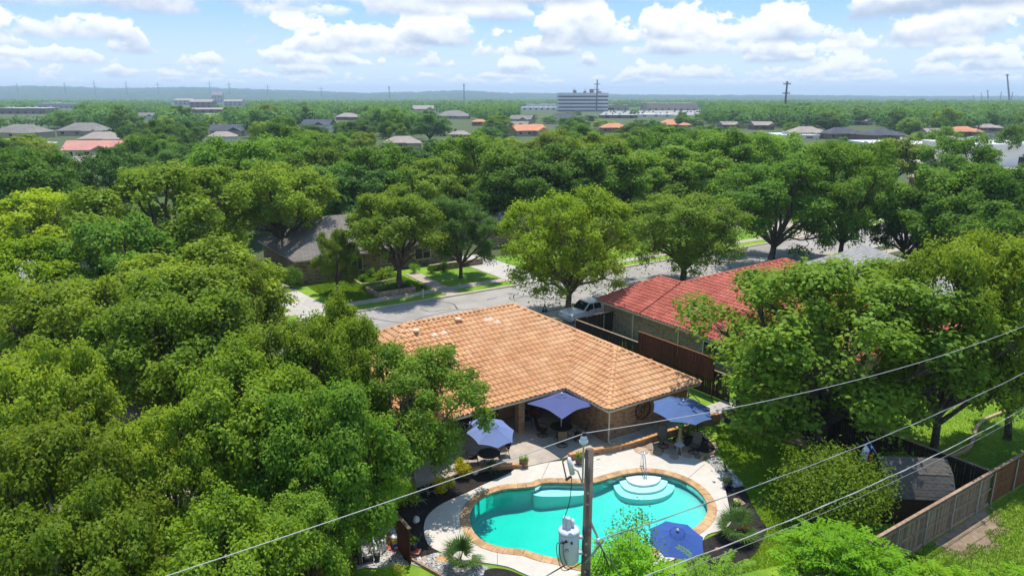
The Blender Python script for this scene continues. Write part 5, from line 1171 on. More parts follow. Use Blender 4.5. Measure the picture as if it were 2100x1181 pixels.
for s in (-1, 1):
    f = lambda z: .86 - .16 * (z - 1.152) / .768 + .006
    for x0, x1 in ((-1.65, -1.0), (-2.45, -1.75)): MB().add([(x0, s * f(1.3), 1.3), (x1, s * f(1.3), 1.3), (x1, s * f(1.7), 1.7), (x0, s * f(1.7), 1.7)], [(0, 1, 2, 3)]).build('side_window', 'glass', she)
    MB().tube([(-.95, s * .6, 1.97), (-2.5, s * .6, 1.97)], .02, 6).build('roof_rack', 'dark_iron', she)
    for x in (1.75, -1.75):
        wl = MB().tube([(x, s * .70, .38), (x, s * .93, .38)], [.38, .38], 18).build('wheel', 'tyre', pk); MB().tube([(x, s * .932, .38), (x, s * .945, .38)], [.22, .2], 14).build('rim', 'galv', wl)
    MB().box(2.72, 2.77, s * .62 - .14, s * .62 + .14, .72, .92).build('headlight', 'galv', pk); MB().box(.95, 1.2, s * 1.0 - .09, s * 1.0 + .09, 1.2, 1.38).build('mirror', 'black_plastic', pk); MB().box(-.05, .15, s * .925 - .01, s * .925 + .01, 1.0, 1.04).build('door_handle', 'black_plastic', pk)
MB().box(2.74, 2.86, -.9, .9, .42, .6).build('bumper', 'galv', pk)
t_ = thing('yard_sign', 'small dark triangular yard sign near the kerb', 'sign', tuple(G(1117, 641)), 0); MB().add([(-.3, 0, .05), (.3, 0, .05), (0, 0, .95), (-.3, .02, .05), (.3, .02, .05), (0, .02, .95)], [(0, 1, 2), (5, 4, 3), (0, 3, 4, 1), (1, 4, 5, 2), (2, 5, 3, 0)]).build('sign_panel', 'flag_blue', t_); MB().add([(-.12, -.005, .3), (.12, -.005, .3), (0, -.005, .62)], [(0, 1, 2)]).build('sign_mark', 'trim_white', t_)

# ------------------------------------------------------------------ generic houses
brick_mat('shingle_rows_brown', (.250, .222, .190), (.180, .155, .128), (.085, .070, .058), .42, .085, .8, msize=.010)
brick_mat('shingle_rows_pink', (.50, .375, .31), (.42, .30, .245), (.24, .17, .135), .40, .075, .8, msize=.008)
brick_mat('shingle_rows_grey', (.40, .38, .35), (.31, .29, .265), (.13, .12, .11), .42, .10, .8, msize=.012)
def hip_roof(m_, x0, x1, y0, y1, z, pitch, ridge='auto', hip0=True, hip1=True):
    wx, wy = x1 - x0, y1 - y0
    if wx >= wy:
        h = wy / 2 * pitch; a = (x0 + (wy / 2 if hip0 else 0), (y0 + y1) / 2, z + h); b_ = (x1 - (wy / 2 if hip1 else 0), (y0 + y1) / 2, z + h)
        m_.add([(x0, y0, z), (x1, y0, z), (x1, y1, z), (x0, y1, z), a, b_], [(0, 1, 5, 4), (2, 3, 4, 5), (1, 2, 5), (3, 0, 4), (3, 2, 1, 0)])
    else:
        h = wx / 2 * pitch; a = ((x0 + x1) / 2, y0 + (wx / 2 if hip0 else 0), z + h); b_ = ((x0 + x1) / 2, y1 - (wx / 2 if hip1 else 0), z + h)
        m_.add([(x0, y0, z), (x1, y0, z), (x1, y1, z), (x0, y1, z), a, b_], [(1, 2, 5, 4), (3, 0, 4, 5), (0, 1, 4), (2, 3, 5), (3, 2, 1, 0)])
def house(p, rz, blocks, wallm, roofm, label, eave=2.6, pitch=.45, wins=(), chim=(), name='house', group=None, over=.5, trim='trim', cat='house'):
    """blocks: (x0,x1,y0,y1,hip0,hip1) in the house's own frame, y0 side towards the camera"""
    t_ = thing(name, label, cat, (p[0], p[1], 0), rz, group)
    for i, (x0, x1, y0, y1, h0, h1) in enumerate(blocks):
        z = eave + (.0 if i == 0 else -.03 * i); sh_ = .03 * i
        MB().box(x0 + over + sh_, x1 - over - sh_, y0 + over + sh_, y1 - over - sh_, 0, z - .01).build('wall', wallm, t_)
        r_ = MB(); hip_roof(r_, x0, x1, y0, y1, z, pitch, hip0=h0, hip1=h1); r_.build('roof', roofm, t_)
        MB().box(x0 + .03, x1 - .03, y0 + .03, y1 - .03, z - .16, z - .012).build('fascia', trim, t_)
    for (ax, a0, a1, z0, z1, y, out) in wins: window(t_, a0, a1, z0, z1, y, ax, out, trim, 1)
    for (x, y, zt, s) in chim:
        c_ = MB().box(x - s, x + s, y - s * .7, y + s * .7, eave, zt).build('chimney', wallm if wallm != 'wall_white' else 'wall_tan', t_); MB().box(x - s * 1.1, x + s * 1.1, y - s * .8, y + s * .8, zt + .002, zt + .1).build('chimney_cap', 'concrete', c_)
    return t_
# across the street: brick ranch house with brown grey roof
ac = house(L(-3.2, -44.0), ANG, [(0, 21, 0, 13, True, True), (0, 9, -1.2, 9, True, True), (12.5, 19.5, 1.0, 18, True, True)], 'brick_far', 'shingle_rows_brown', 'long tan brick house with brown shingle roof across the street', 2.75, .5,
           [('x', 3.2, 4.1, .9, 2.1, -.7, -1), ('x', 6.6, 7.8, .8, 2.2, -.7, -1), ('x', 10.6, 12.0, .8, 2.2, .5, -1), ('x', 15, 17, .8, 2.2, .5, -1)], [(15.5, 6.5, 6.6, .6)])
house(L(25, -48), ANG, [(0, 18, 0, 12, True, True), (11, 18, -5, 8, True, True)], 'brick_far', 'shingle_rows_brown', 'brick house with brown shingle roof hidden behind the street trees', 2.7, .5)
house(L(-28, -46), ANG, [(0, 17, 0, 12, True, True)], 'brick_far', 'shingle_rows_grey', 'house with grey shingle roof glimpsed through the left street trees', 2.7, .5)
house(L(-41, -11.5), ANG, [(0, 21.5, 0, 12, True, True), (13, 21.5, -13, 6, True, True)], 'brick', 'shingle_rows_pink', 'house with pinkish shingle roof under the left oaks', 2.4, .48, [('y', -9, -7, .8, 2.0, 21.0, 1)])
house(L(41.5, -5), ANG, [(0, 9, 0, 8, True, True)], 'brick_tan', 'shingle_rows_grey', 'grey roofed house beyond the red roofed neighbour', 2.6, .5, over=.5)
house(L(38.5, 9), ANG, [(0, 13, 0, 11, True, True)], 'brick_tan', 'shingle_rows_grey', 'pale grey roof behind the right hand oak', 2.6, .4)
house(L(56, -46), ANG, [(0, 16, 0, 11, True, True)], 'brick', 'shingle_rows_brown', 'brick house at the far end of the street', 2.7, .5)
lsheet('patio', [(22, 4.2), (27, 4.2), (27, 8), (22, 8)], .05, 'concrete', 'pale patio slab behind the red roofed house', thick=.08)
# things in the front yard across the street
t_ = thing('mailbox', 'black mailbox on a pale post beside the far kerb', 'mailbox', tuple(G(868, 611)), ANG); MB().box(-.07, .07, -.07, .07, 0, 1.0).build('post', 'trim', t_); MB().ext([(-.13, 1.0), (.13, 1.0), (.13, 1.18), (.08, 1.28), (-.08, 1.28), (-.13, 1.18)], -.28, .28).build('box', 'black_plastic', t_); MB().box(.132, .15, -.2, .0, 1.15, 1.22).build('mail_flag', 'red_paint', t_)
t_ = thing('stone_planter', 'low stacked stone planter ring round the street tree', 'planter', tuple(L(4.4, -35.3)), ANG)
for k in range(4):
    for c_ in range(3):
        n_ = 9 if k % 2 == 0 else 6; ln = 4.2 if k % 2 == 0 else 2.8
        for i in range(n_):
            w_ = ln / n_; a = -ln / 2 + (i + .5) * w_ + rng.uniform(-.04, .04); m_ = MB().box(-w_ / 2 + .012, w_ / 2 - .012, -.14, .14, 0, .165)
            if k == 0: lc = (a, -1.4, c_ * .17)
            elif k == 2: lc = (a, 1.4, c_ * .17)
            else: lc = ((2.1 if k == 1 else -2.1), a, c_ * .17)
            m_.build('stone', 'flagstone', t_, loc=(lc[0] + rng.uniform(-.02, .02), lc[1] + rng.uniform(-.02, .02), lc[2]), rot=(0 if k % 2 == 0 else math.pi / 2))
MB().box(-1.95, 1.95, -1.25, 1.25, 0, .40).build('soil_fill', 'soil', t_)
for i in range(5): shrub(L(3.0 + i * .75, -35.0 - (i % 2) * .5, .38), 1.2, .5, 'leaf_green', 260, .14, 'low ground cover in the stone planter', name='ground_cover', cat='plant', seed=40 + i, group='ground cover in the stone planter', stems=2)
shrub(G(598, 592), 2.9, 2.7, 'leaf_dark', 4200, .13, 'large round clipped dark shrub at the corner of the house across the street', seed=31, name='clipped_shrub', clumps=40)
for k, (x, y, s, lf, lab) in enumerate(((745, 577, 1.1, 'leaf_fresh', 'small bright shrub at the left end of the bed across the street'), (760, 568, 1.5, 'leaf_green', 'rounded green shrub under the window across the street'), (783, 573, 1.7, 'leaf_olive', 'pale flowering shrub in the bed across the street'), (797, 566, 1.5, 'leaf_green', 'green shrub between the pale shrub and the street tree'), (850, 560, 1.6, 'leaf_green', 'green shrub right of the stone planter tree'), (885, 560, 1.4, 'leaf_dark', 'dark shrub beside the front walk across the street'), (910, 556, 1.5, 'leaf_dark', 'dark shrub near the brick porch wall across the street'))):
    shrub(G(x, y), s, s * .85, lf, 500, .16, lab, seed=50 + k)
t_ = thing('bed_edging', 'thin stone edging of the shrub bed across the street', 'edging', tuple(G(740, 582)))
pp = [q - t_.location for q in GP([(722, 573), (742, 584), (770, 581), (812, 573)])]
for a_, b_ in zip(pp, pp[1:]): d = b_ - a_; MB().box(0, d.length - .02, -.08, .08, 0, .14).build('stone', 'kerb', t_, loc=a_, rot=math.atan2(d.y, d.x))
wl_ = thing('brick_garden_wall', 'low dark brick porch wall across the street', 'wall', tuple(L(12, -41)), ANG); MB().box(0, 7, -.15, .15, 0, .7).build('wall_body', 'brick_far', wl_); MB().box(-.05, 7.05, -.2, .2, .702, .78).build('cap', 'concrete_warm', wl_)
# ------------------------------------------------------------------ near trees, each one placed
T_ = top_tree
# left foreground oaks
GL = None
T_('oak0', 372, 508, 10.2, 400, 'leaf_oak', 'broad oak in front of the street left of the house', name='oak_tree')
T_('oak1', 478, 528, 9.6, 200, 'leaf_oak', 'oak whose right edge hides the drive beside the clipped shrub', name='oak_tree')
T_('oak2', 160, 560, 10.0, 380, 'leaf_oak', 'oak crown left of the broad street oak', name='oak_tree')
T_('oak3', 345, 592, 10.0, 400, 'leaf_oak', 'tall oak rising over the pinkish roof', name='oak_tree')
T_('oak0', 690, 622, 9.7, 200, 'leaf_oak', 'slender oak beside the left corner of the orange roof', name='oak_tree')
T_('oak2', 610, 655, 9.3, 270, 'leaf_oak', 'oak between the slender oak and the pinkish roof', name='oak_tree')
T_('oak1', 50, 705, 10.0, 320, 'leaf_oak', 'oak hanging over the left end of the pinkish roof', name='oak_tree')
T_('oak0', 495, 735, 9.3, 360, 'leaf_oak', 'dense oak on the yard side of the pinkish roof', name='oak_tree')
T_('oak3', 665, 800, 8.6, 330, 'leaf_green', 'green oak leaning over the yard left of the patio', name='oak_tree')
T_('oak2', 100, 838, 9.4, 390, 'leaf_oak', 'low branched oak beside the brick end of the pink roofed house', name='oak_tree')
T_('oak1', 125, 1012, 8.6, 410, 'leaf_oak', 'oak with bright rounded top outside the back fence', name='oak_tree')
T_('oak0', 465, 1055, 7.8, 400, 'leaf_oak', 'oak over the reddish stained fence', name='oak_tree')
T_('oak2', 600, 1000, 6.2, 250, 'leaf_green', 'leafy oak limb tree above the pool pump', name='oak_tree')
T_('oak3', 320, 850, 8.0, 270, 'leaf_oak', 'open crowned oak standing over the pinkish shingle roof', name='oak_tree')
base_tree('ash1', 845, 1004, 715, 320, 'leaf_green', 'bright green tree with smooth trunk rising from the mulch bed', name='ash_tree', bark='bark_grey')
T_('ash0', 720, 860, 6.8, 210, 'leaf_green', 'bushy green tree between the mulch bed tree and the left oaks', name='ash_tree')
# right foreground
base_tree('spread0', 1680, 908, 522, 580, 'leaf_green', 'big spreading oak between the wing of the house and the shed', name='oak_tree', rot=.6)
base_tree('oaklow0', 1915, 922, 468, 330, 'leaf_oak', 'tall oak on the bright lawn behind the side fence', name='oak_tree')
base_tree('oaklow0', 2065, 900, 470, 300, 'leaf_oak', 'oak with leaning trunk further along the bright lawn', name='oak_tree')
# street trees
base_tree('cedar0', 1164, 650, 390, 285, 'leaf_elm', 'tall airy elm with hanging twigs in front of the orange roofed house', name='elm_tree', bark='bark_grey')
base_tree('cedar0', 1400, 588, 396, 275, 'leaf_olive', 'grey green live oak beyond the red tile roof', name='live_oak', rot=2.0)
base_tree('oak1', 585, 545, 330, 230, 'leaf_oak', 'tall street oak at the left corner of the house across the street', name='oak_tree')
base_tree('oak3', 818, 597, 392, 235, 'leaf_oak', 'oak growing out of the stone planter', name='oak_tree')
base_tree('ash2', 945, 570, 400, 160, 'leaf_bluish', 'rounded maple on the shaded lawn left of the driveway', name='maple_tree')
base_tree('ash0', 692, 603, 470, 95, 'leaf_olive', 'small thin tree on the sunny lawn across the street', name='ornamental_tree')
base_tree('ash1', 1582, 532, 330, 275, 'leaf_green', 'full green street tree above the red tile roof', name='shade_tree')
base_tree('ash2', 1722, 532, 285, 215, 'leaf_dark', 'tall dark street tree right of the full green one', name='shade_tree')
T_('mid0', 55, 388, 9.5, 230, 'leaf_lime', 'lime green tree at the far left of the street', name='shade_tree')
T_('spread0', 325, 328, 13.6, 390, 'leaf_oak', 'wide yellow green oak beyond the left street trees', name='oak_tree')
T_('mid1', 40, 480, 9.0, 230, 'leaf_lime', 'yellow green tree left of the broad street oak', name='shade_tree')
T_('mid2', 230, 450, 9.5, 230, 'leaf_dark', 'darker tree between the lime tree and the wide oak', name='shade_tree')
# second and third rows: group members told apart only by where they stand
ROW = [(700, 330, 10.5, 150, 'mid0', 'bluish'), (640, 300, 11, 150, 'mid1', 'green'), (770, 300, 10, 170, 'mid2', 'dark'), (745, 350, 9, 140, 'mid3', 'bluish'), (860, 320, 10, 150, 'mid1', 'olive'),
       (965, 278, 11, 165, 'mid2', 'green'), (935, 320, 10, 130, 'mid0', 'oak'), (1030, 355, 9.5, 120, 'mid3', 'dark'), (1105, 318, 11, 270, 'oak2', 'dark'), (1060, 300, 10, 170, 'mid0', 'green'), (1180, 300, 10.5, 200, 'mid2', 'dark'), (1270, 302, 11, 200, 'oak0', 'green'), (1340, 318, 10.5, 160, 'mid1', 'green'), (1420, 300, 11, 210, 'mid3', 'green'),
       (1500, 262, 13, 190, 'oak1', 'green'), (1580, 268, 12.5, 170, 'mid0', 'green'), (1650, 300, 11, 130, 'mid1', 'green'), (1840, 285, 12, 190, 'vase0', 'olive'), (1790, 320, 10.5, 150, 'mid3', 'green'), (1950, 345, 10.5, 190, 'mid2', 'dark'), (2060, 330, 11, 210, 'oak2', 'dark'), (1985, 390, 9.5, 170, 'mid0', 'green'), (2090, 420, 9.5, 190, 'mid3', 'dark'), (1880, 380, 9.5, 150, 'mid1', 'dark'),
       (470, 290, 10.5, 190, 'mid2', 'green'), (560, 272, 11, 170, 'mid0', 'green'), (620, 262, 11, 140, 'mid3', 'dark'), (335, 250, 12, 190, 'mid1', 'dark'), (370, 218, 14, 170, 'vase0', 'dark'), (45, 300, 10, 190, 'mid0', 'dark'), (110, 335, 8.5, 120, 'mid2', 'dark'), (210, 305, 7.5, 140, 'mid3', 'bluish'), (265, 232, 11.5, 120, 'mid2', 'dark'), (730, 245, 11, 160, 'mid1', 'dark'),
       (690, 183, 19, 125, 'vase0', 'bluish'), (800, 218, 13, 120, 'mid0', 'dark'), (880, 235, 12, 130, 'mid3', 'dark'), (760, 200, 14, 110, 'mid1', 'green'), (1000, 205, 15, 130, 'mid2', 'green'), (975, 208, 13, 70, 'far1', 'lime'), (1020, 236, 11, 100, 'mid1', 'green'), (1175, 238, 11, 130, 'mid0', 'dark'), (1240, 272, 8.5, 110, 'mid3', 'olive'), (1140, 262, 9, 120, 'mid1', 'olive'), (1290, 255, 9, 130, 'spruce0', 'dark'), (1360, 262, 9, 140, 'mid3', 'green'), (1215, 290, 9, 180, 'mid2', 'olive'), (1440, 265, 10, 120, 'mid0', 'green'),
       (595, 195, 14, 70, 'far0', 'lime'), (540, 210, 13, 90, 'mid2', 'dark'), (640, 255, 9.5, 90, 'mid1', 'dark'), (480, 225, 9, 70, 'vase0', 'olive'), (830, 300, 8.5, 90, 'mid3', 'bluish'), (905, 285, 9, 110, 'mid0', 'bluish'), (1400, 235, 9, 80, 'mid1', 'dark'), (1550, 222, 12, 90, 'mid2', 'green'), (1700, 228, 12, 80, 'mid0', 'green'), (1765, 222, 12, 90, 'mid3', 'green'), (1870, 240, 10, 90, 'mid1', 'olive'), (1980, 280, 9.5, 130, 'mid2', 'dark'), (1625, 252, 7, 50, 'far2', 'green'), (2080, 262, 8, 70, 'far0', 'dark'), (1935, 262, 8, 60, 'far1', 'green'), (1890, 203, 16, 70, 'far2', 'dark')]
WORD = {'bluish': 'bluish green', 'green': 'full green', 'dark': 'dark green', 'olive': 'olive green', 'oak': 'yellow green', 'lime': 'pale lime green'}
SOLO = {(700, 330): 'bluish green tree behind the roof of the house across the street', (640, 300): 'full green tree behind the tall corner oak', (965, 278): 'full green tree with forked trunk behind the rounded maple', (1105, 318): 'broad dark green tree behind the airy elm', (1270, 302): 'full green tree filling the gap between the airy elm and the live oak', (1500, 262): 'tall full green tree behind the live oak and the full street tree', (1580, 268): 'full green crown rising directly behind the full street tree',
        (1840, 285): 'feathery olive green tree in front of the white flat roofed building', (2060, 330): 'large dark green tree in front of the white commercial building', (1950, 345): 'dark green tree next to the tan roof with chimney', (370, 218): 'upright dark green tree taller than the roofs round it', (45, 300): 'dark green tree below the grey roofed house beside a lawn', (210, 305): 'small bluish tree in front of the pink tiled house', (335, 250): 'dark rounded tree just right of the pink tiled house', (690, 183): 'very tall pale bluish tree standing above the skyline', (975, 208): 'pale lime green tree next to the taller full green one', (595, 195): 'pale lime green tree right of the apartment blocks', (1000, 205): 'full green tree right of the pale lime one',
        (1290, 255): 'dark pointed tree below the orange tile roof', (480, 225): 'thin olive tree beside the pale road', (1890, 203): 'solitary dark tree standing above the right hand woods', (1340, 318): 'full green tree directly behind the live oak', (1420, 300): 'wide full green tree behind the red tile roof and street', (770, 300): 'dark green tree behind the planter oak', (860, 320): 'olive green tree between the planter oak and the forked tree', (1180, 300): 'dark green crown behind the broad dark tree', (1215, 290): 'broad olive green tree in front of the dark pointed one', (2090, 420): 'dark green tree behind the right hand oaks', (730, 245): 'dark green tree below the very tall bluish one', (1625, 252): 'small round green tree beside the steel pole'}
for k, (x, y, h, wpx, key, lf) in enumerate(ROW):
    near = y > 255; h = row_height(y, wpx * 1.12, h)
    while UV(G(x, y, h))[1] > -50 and h > 5 and 600 < x < 1850: h -= .25
    wpx = min(wpx * 1.12, 1.45 * h * FOC / G(x, y, h).length) / 1.12
    T_(key, x, y, h, wpx * 1.12, 'leaf_' + lf, SOLO.get((x, y)) or '%s tree %s' % (WORD[lf], 'in the belt of trees beyond the street' if near else 'among the distant rooftops'), name='shade_tree', group='%s trees %s' % (WORD[lf], 'beyond the street' if near else 'among the rooftops'))

for x, y, wp, lf in ((1085, 236, 40, 'dark'), (1125, 239, 46, 'green'), (1205, 237, 42, 'dark'), (1240, 247, 50, 'olive'), (1310, 246, 40, 'dark'), (1345, 249, 46, 'green'), (1180, 228, 26, 'dark'), (1165, 229, 24, 'olive'), (1425, 243, 44, 'dark'), (1465, 238, 46, 'green'), (1040, 232, 40, 'dark')):
    T_('far%d' % (x % 3), x, y, 5.5, wp, 'leaf_' + lf, 'low %s tree in front of the shops and parking lot' % WORD[lf], name='street_tree', group='low %s trees by the shops' % WORD[lf])
# ------------------------------------------------------------------ distant houses and buildings
KEEP = []                                           # (px0, px1, py0, py1, distance): views kept free of random trees
def far_house(px, py, wpx, roofm, wallm, label, eave=2.8, rz=0.0, dr=.62, gable=False, chim=False, wing=True, pitch=.5, wins=2):
    p = G(px, py, eave); s = p.y * _c + (CAM_H - eave) * _s; wd = max(9, wpx * s / FOC); d = wd * dr
    bl = [(-wd / 2, wd / 2, 0, d, not gable, not gable)]
    if wing: bl.append((wd * .08, wd * .46, -d * .35, d * .6, True, True) if not gable else (wd * .05, wd * .42, -d * .35, d * .6, False, False))
    wn = [('x', -wd * .4 + i * wd * .28, -wd * .4 + i * wd * .28 + 1.6, .9, 2.2, .5, -1) for i in range(wins)]
    KEEP.append((px - wpx * .45, px + wpx * .45, py - 15, py + 2, p.y))
    return house((p.x, p.y), rz, bl, wallm, roofm, label, eave, pitch, wn, [(-wd * .2, d * .55, eave + d * .5 * pitch + .9, .5)] if chim else [], trim='trim')
FH = [(28, 272, 100, 'shingle_grey', 'wall_tan', 'grey roofed house at the far left edge beside a lawn', 0, False, False), (165, 268, 95, 'shingle_grey', 'wall_tan', 'grey hip roofed house with chimney behind the tan one', .2, False, True), (205, 285, 85, 'shingle_tan', 'wall_tan', 'tan roofed house with chimney behind the pink tiled one', .3, False, True),
      (185, 308, 115, 'tile_far_pink', 'wall_white', 'pink tiled cross gable house among the left trees', .15, True, False), (175, 335, 90, 'shingle_tan', 'wall_tan', 'tan roof just in front of the pink tiled house', .5, False, False), (465, 268, 75, 'shingle_slate', 'wall_tan', 'slate grey roof near the pale road', .1, True, False), (455, 280, 60, 'shingle_tan', 'wall_white', 'tan roof in front of the slate one', .3, False, False),
      (645, 256, 65, 'shingle_slate', 'wall_white', 'dark slate roofed house with white walls', -.2, True, True), (712, 240, 50, 'shingle_tan', 'wall_brown', 'small brownish roof beside the tall pale tree', 0, False, False), (870, 224, 46, 'shingle_tan', 'wall_tan', 'tan house on the skyline side of the trees', .2, True, False), (930, 238, 70, 'shingle_grey', 'wall_tan', 'long grey roof in the middle distance', .05, False, False), (826, 293, 80, 'shingle_tan', 'wall_tan', 'tan hip roof among the central trees', .2, False, True), (945, 276, 45, 'shingle_tan', 'wall_brown', 'small tan roof with chimney among the central trees', .2, False, True),
      (1065, 245, 50, 'shingle_grey', 'wall_tan', 'steep grey gabled house near the orange roof', -.4, True, False), (1062, 256, 42, 'shingle_grey', 'wall_tan', 'lower grey gable in front of the steep one', -.4, True, False), (1092, 268, 75, 'tile_far_orange', 'wall_tan', 'house with large orange tile roof in the middle distance', .5, True, False), (985, 250, 32, 'tile_far_orange', 'wall_brown', 'small orange roof left of the large orange one', .2, False, False), (1160, 245, 80, 'shingle_slate', 'wall_tan', 'slate roofed house below the office building', .1, False, False),
      (1262, 262, 55, 'tile_far_orange', 'wall_brown', 'orange tile roof below the shops', .1, False, False), (1385, 256, 66, 'tile_far_orange', 'wall_brown', 'orange red roof right of the shops', 0, False, False), (1430, 250, 30, 'tile_far_pink', 'wall_brown', 'small reddish roof beside the orange red one', 0, False, False), (1500, 256, 40, 'shingle_tan', 'wall_brown', 'tan roof with chimneys left of the big steel pole', .3, True, True), (1568, 257, 46, 'shingle_tan', 'wall_brown', 'brownish roof just left of the big steel pole', .2, True, False),
      (1662, 272, 72, 'shingle_tan', 'wall_tan', 'beige hip roofed house with a small gable', .1, False, False), (1735, 274, 72, 'shingle_slate', 'wall_brown', 'dark grey hip roof left of the bluish one', .15, False, False), (1822, 277, 76, 'shingle_slate', 'wall_brown', 'bluish dark pyramid roof', .3, False, False), (1925, 272, 50, 'shingle_tan', 'wall_tan', 'tan roofed house behind a brown fence', .1, True, True), (1985, 270, 62, 'tile_far_orange', 'wall_brown', 'brown orange hip roof near the right edge', .1, False, False), (2062, 288, 85, 'shingle_slate', 'wall_brown', 'dark slate roof on a green rise at the right edge', .1, False, False), (2035, 262, 45, 'shingle_tan', 'wall_brown', 'brown roof behind the dark slate one', .2, False, False), (1965, 335, 85, 'shingle_tan', 'wall_tan', 'tan roof with chimney in front of the white flat roofs', .4, True, True), (1935, 365, 60, 'shingle_pink', 'brick', 'reddish brick house end among the right trees', .4, False, False),
      (1770, 248, 44, 'shingle_tan', 'wall_tan', 'small tan house deep in the right hand woods', .2, True, False), (300, 238, 40, 'shingle_grey', 'wall_white', 'small pale house among the left trees', .1, True, False)]
for (px, py, wp, rm, wm_, lab, rz, gb_, cm) in FH: far_house(px, py, wp, rm, wm_, lab, rz=rz, gable=gb_, chim=cm)
def flat_block(px, py, wpx, hpx, depth, wallm, roofm, label, rz=0.0, units=3, name='flat_roofed_building', door=True):
    p = G(px, py); s = p.y * _c + CAM_H * _s; wd, h = wpx * s / FOC, hpx * s / FOC
    t_ = thing(name, label, 'building', (p.x, p.y, 0), rz); KEEP.append((px - wpx / 2, px + wpx / 2, py - hpx - 14, py + 3, p.y))
    MB().box(-wd / 2, wd / 2, 0, depth, 0, h).build('wall', wallm, t_); rf_ = MB().box(-wd / 2 - .3, wd / 2 + .3, -.3, depth + .3, h + .002, h + .5).build('roof', roofm, t_)
    g = random.Random(int(px + py))
    for k in range(units):
        x, y = g.uniform(-wd * .42, wd * .42), g.uniform(depth * .2, depth * .8); u_ = MB().box(x - 1.3, x + 1.3, y - 1, y + 1, h + .502, h + 1.9).build('rooftop_unit', 'roof_metal', rf_)
        MB().lathe([(.6, h + 1.902), (.6, h + 2.1)], 10, c=(x, y, 0)).build('fan', 'steel_far', u_)
    nw = max(2, int(wd / 9))
    for k in range(nw): x = -wd / 2 + (k + .5) * wd / nw; MB().box(x - 1.6, x + 1.6, -.08, .02, .4, min(2.8, h * .7)).build('shop_window', 'glass', t_)
    return t_
flat_block(45, 234, 95, 11, 30, 'wall_brown', 'roof_white', 'long low school building with pale roof at the far left', units=6)
flat_block(115, 222, 75, 9, 30, 'wall_tan', 'roof_white', 'pale roofed annex behind the school building', units=4)
flat_block(1165, 226, 190, 5, 30, 'wall_white', 'roof_white', 'long white strip of shops below the office building', units=6)
flat_block(1110, 221, 60, 6, 30, 'wall_white', 'roof_white', 'white store left of the office building', units=2)
flat_block(1268, 226, 44, 9, 35, 'wall_tan', 'wall_tan', 'tan block right of the office building', units=2)
flat_block(1378, 227, 104, 14, 60, 'wall_tan', 'wall_tan', 'wide tan warehouse right of the office building', units=2)
flat_block(1270, 243, 75, 6, 20, 'wall_brown', 'roof_metal', 'metal roofed shop in front of the parking lot', units=2)
flat_block(1345, 240, 70, 4, 20, 'wall_white', 'roof_white', 'white shop beside the parking lot', units=2)
flat_block(2055, 342, 170, 42, 22, 'wall_white', 'roof_white', 'white commercial building with rooftop units at the right edge', units=3)
flat_block(1865, 325, 130, 26, 22, 'wall_white', 'roof_white', 'white flat roofed building behind the feathery tree', units=2)
flat_block(1640, 285, 80, 6, 20, 'wall_white', 'roof_white', 'low white building among the right hand houses', units=1)
flat_block(965, 190, 26, 9, 40, 'wall_white', 'roof_white', 'pale tower block on the distant skyline', units=0)
flat_block(885, 197, 18, 4, 30, 'wall_white', 'roof_white', 'tiny white building on the distant hillside', units=0)
# office building with dark window bands
p = G(1196, 229); s = p.y * _c + CAM_H * _s; OW, OH = 101 * s / FOC, 37 * s / FOC
of = thing('office_building', 'five storey office block with dark and pale horizontal bands', 'office building', (p.x, p.y, 0)); KEEP.append((1140, 1252, 180, 232, p.y))
z = 0.0; fh = OH / 5.3
for k in range(5):
    MB().box(-OW / 2, OW / 2, 0, 45, z, z + fh * .46).build('window_band', 'band_dark', of); MB().box(-OW / 2 - .25, OW / 2 + .25, -.25, 45.25, z + fh * .462, z + fh * .998).build('spandrel', 'band_light', of); z += fh
rf_ = MB().box(-OW / 2 - .25, OW / 2 + .25, -.25, 45.25, z, z + fh * .3).build('roof', 'band_light', of)
for x, y, w_, h_ in ((-12, 10, 3, 3.6), (3, 14, 2.2, 2.5), (12.5, 12, 4, 5), (24, 14, 4, 2.0)): MB().box(x - w_ / 2 - .8, x + w_ / 2 + .8, y - 2, y + 2, z + fh * .302, z + fh * .3 + h_).build('plant_room', 'wall_brown', rf_)
for x, h_ in ((-14, 7), (-12, 9), (2.5, 9), (4, 6), (16, 9), (22, 7)): MB().tube([(x, 8, z + 1), (x, 8, z + h_)], .22, 4).build('antenna', 'steel_far', rf_)
# apartments on the left skyline
for k, (x, y, wp, hp_, m_) in enumerate(((375, 216, 40, 13, 'wall_tan'), (412, 222, 48, 17, 'wall_brown'), (446, 212, 22, 22, 'wall_tan'), (478, 218, 36, 13, 'wall_tan'), (425, 232, 60, 10, 'wall_brown'))):
    p = G(x, y); s = p.y * _c + CAM_H * _s; wd, h = wp * s / FOC, hp_ * s / FOC
    KEEP.append((x - wp * .5, x + wp * .5, y - hp_, y, p.y))
    t_ = thing('apartment_block', ('brown gabled apartment block at the left of the complex', 'wide brown apartment block in the middle of the complex', 'tall narrow apartment block rising above the complex', 'apartment block at the right end of the complex', 'low apartment wing in front of the complex')[k], 'apartment building', (p.x, p.y, 0), .1 * (k - 2))
    MB().box(-wd / 2, wd / 2, 0, wd * .5, 0, h * .72).build('wall', m_, t_); r_ = MB(); hip_roof(r_, -wd / 2 - .6, wd / 2 + .6, -.6, wd * .5 + .6, h * .722, h * .28 / (wd * .25), hip0=False, hip1=False); r_.build('roof', 'shingle_tan', t_)
    for i in range(4):
        for j in range(2): MB().box(-wd / 2 + (i + .3) * wd / 4, -wd / 2 + (i + .7) * wd / 4, -.12, .02, h * (.1 + .34 * j), h * (.3 + .34 * j)).build('window', 'glass', t_)
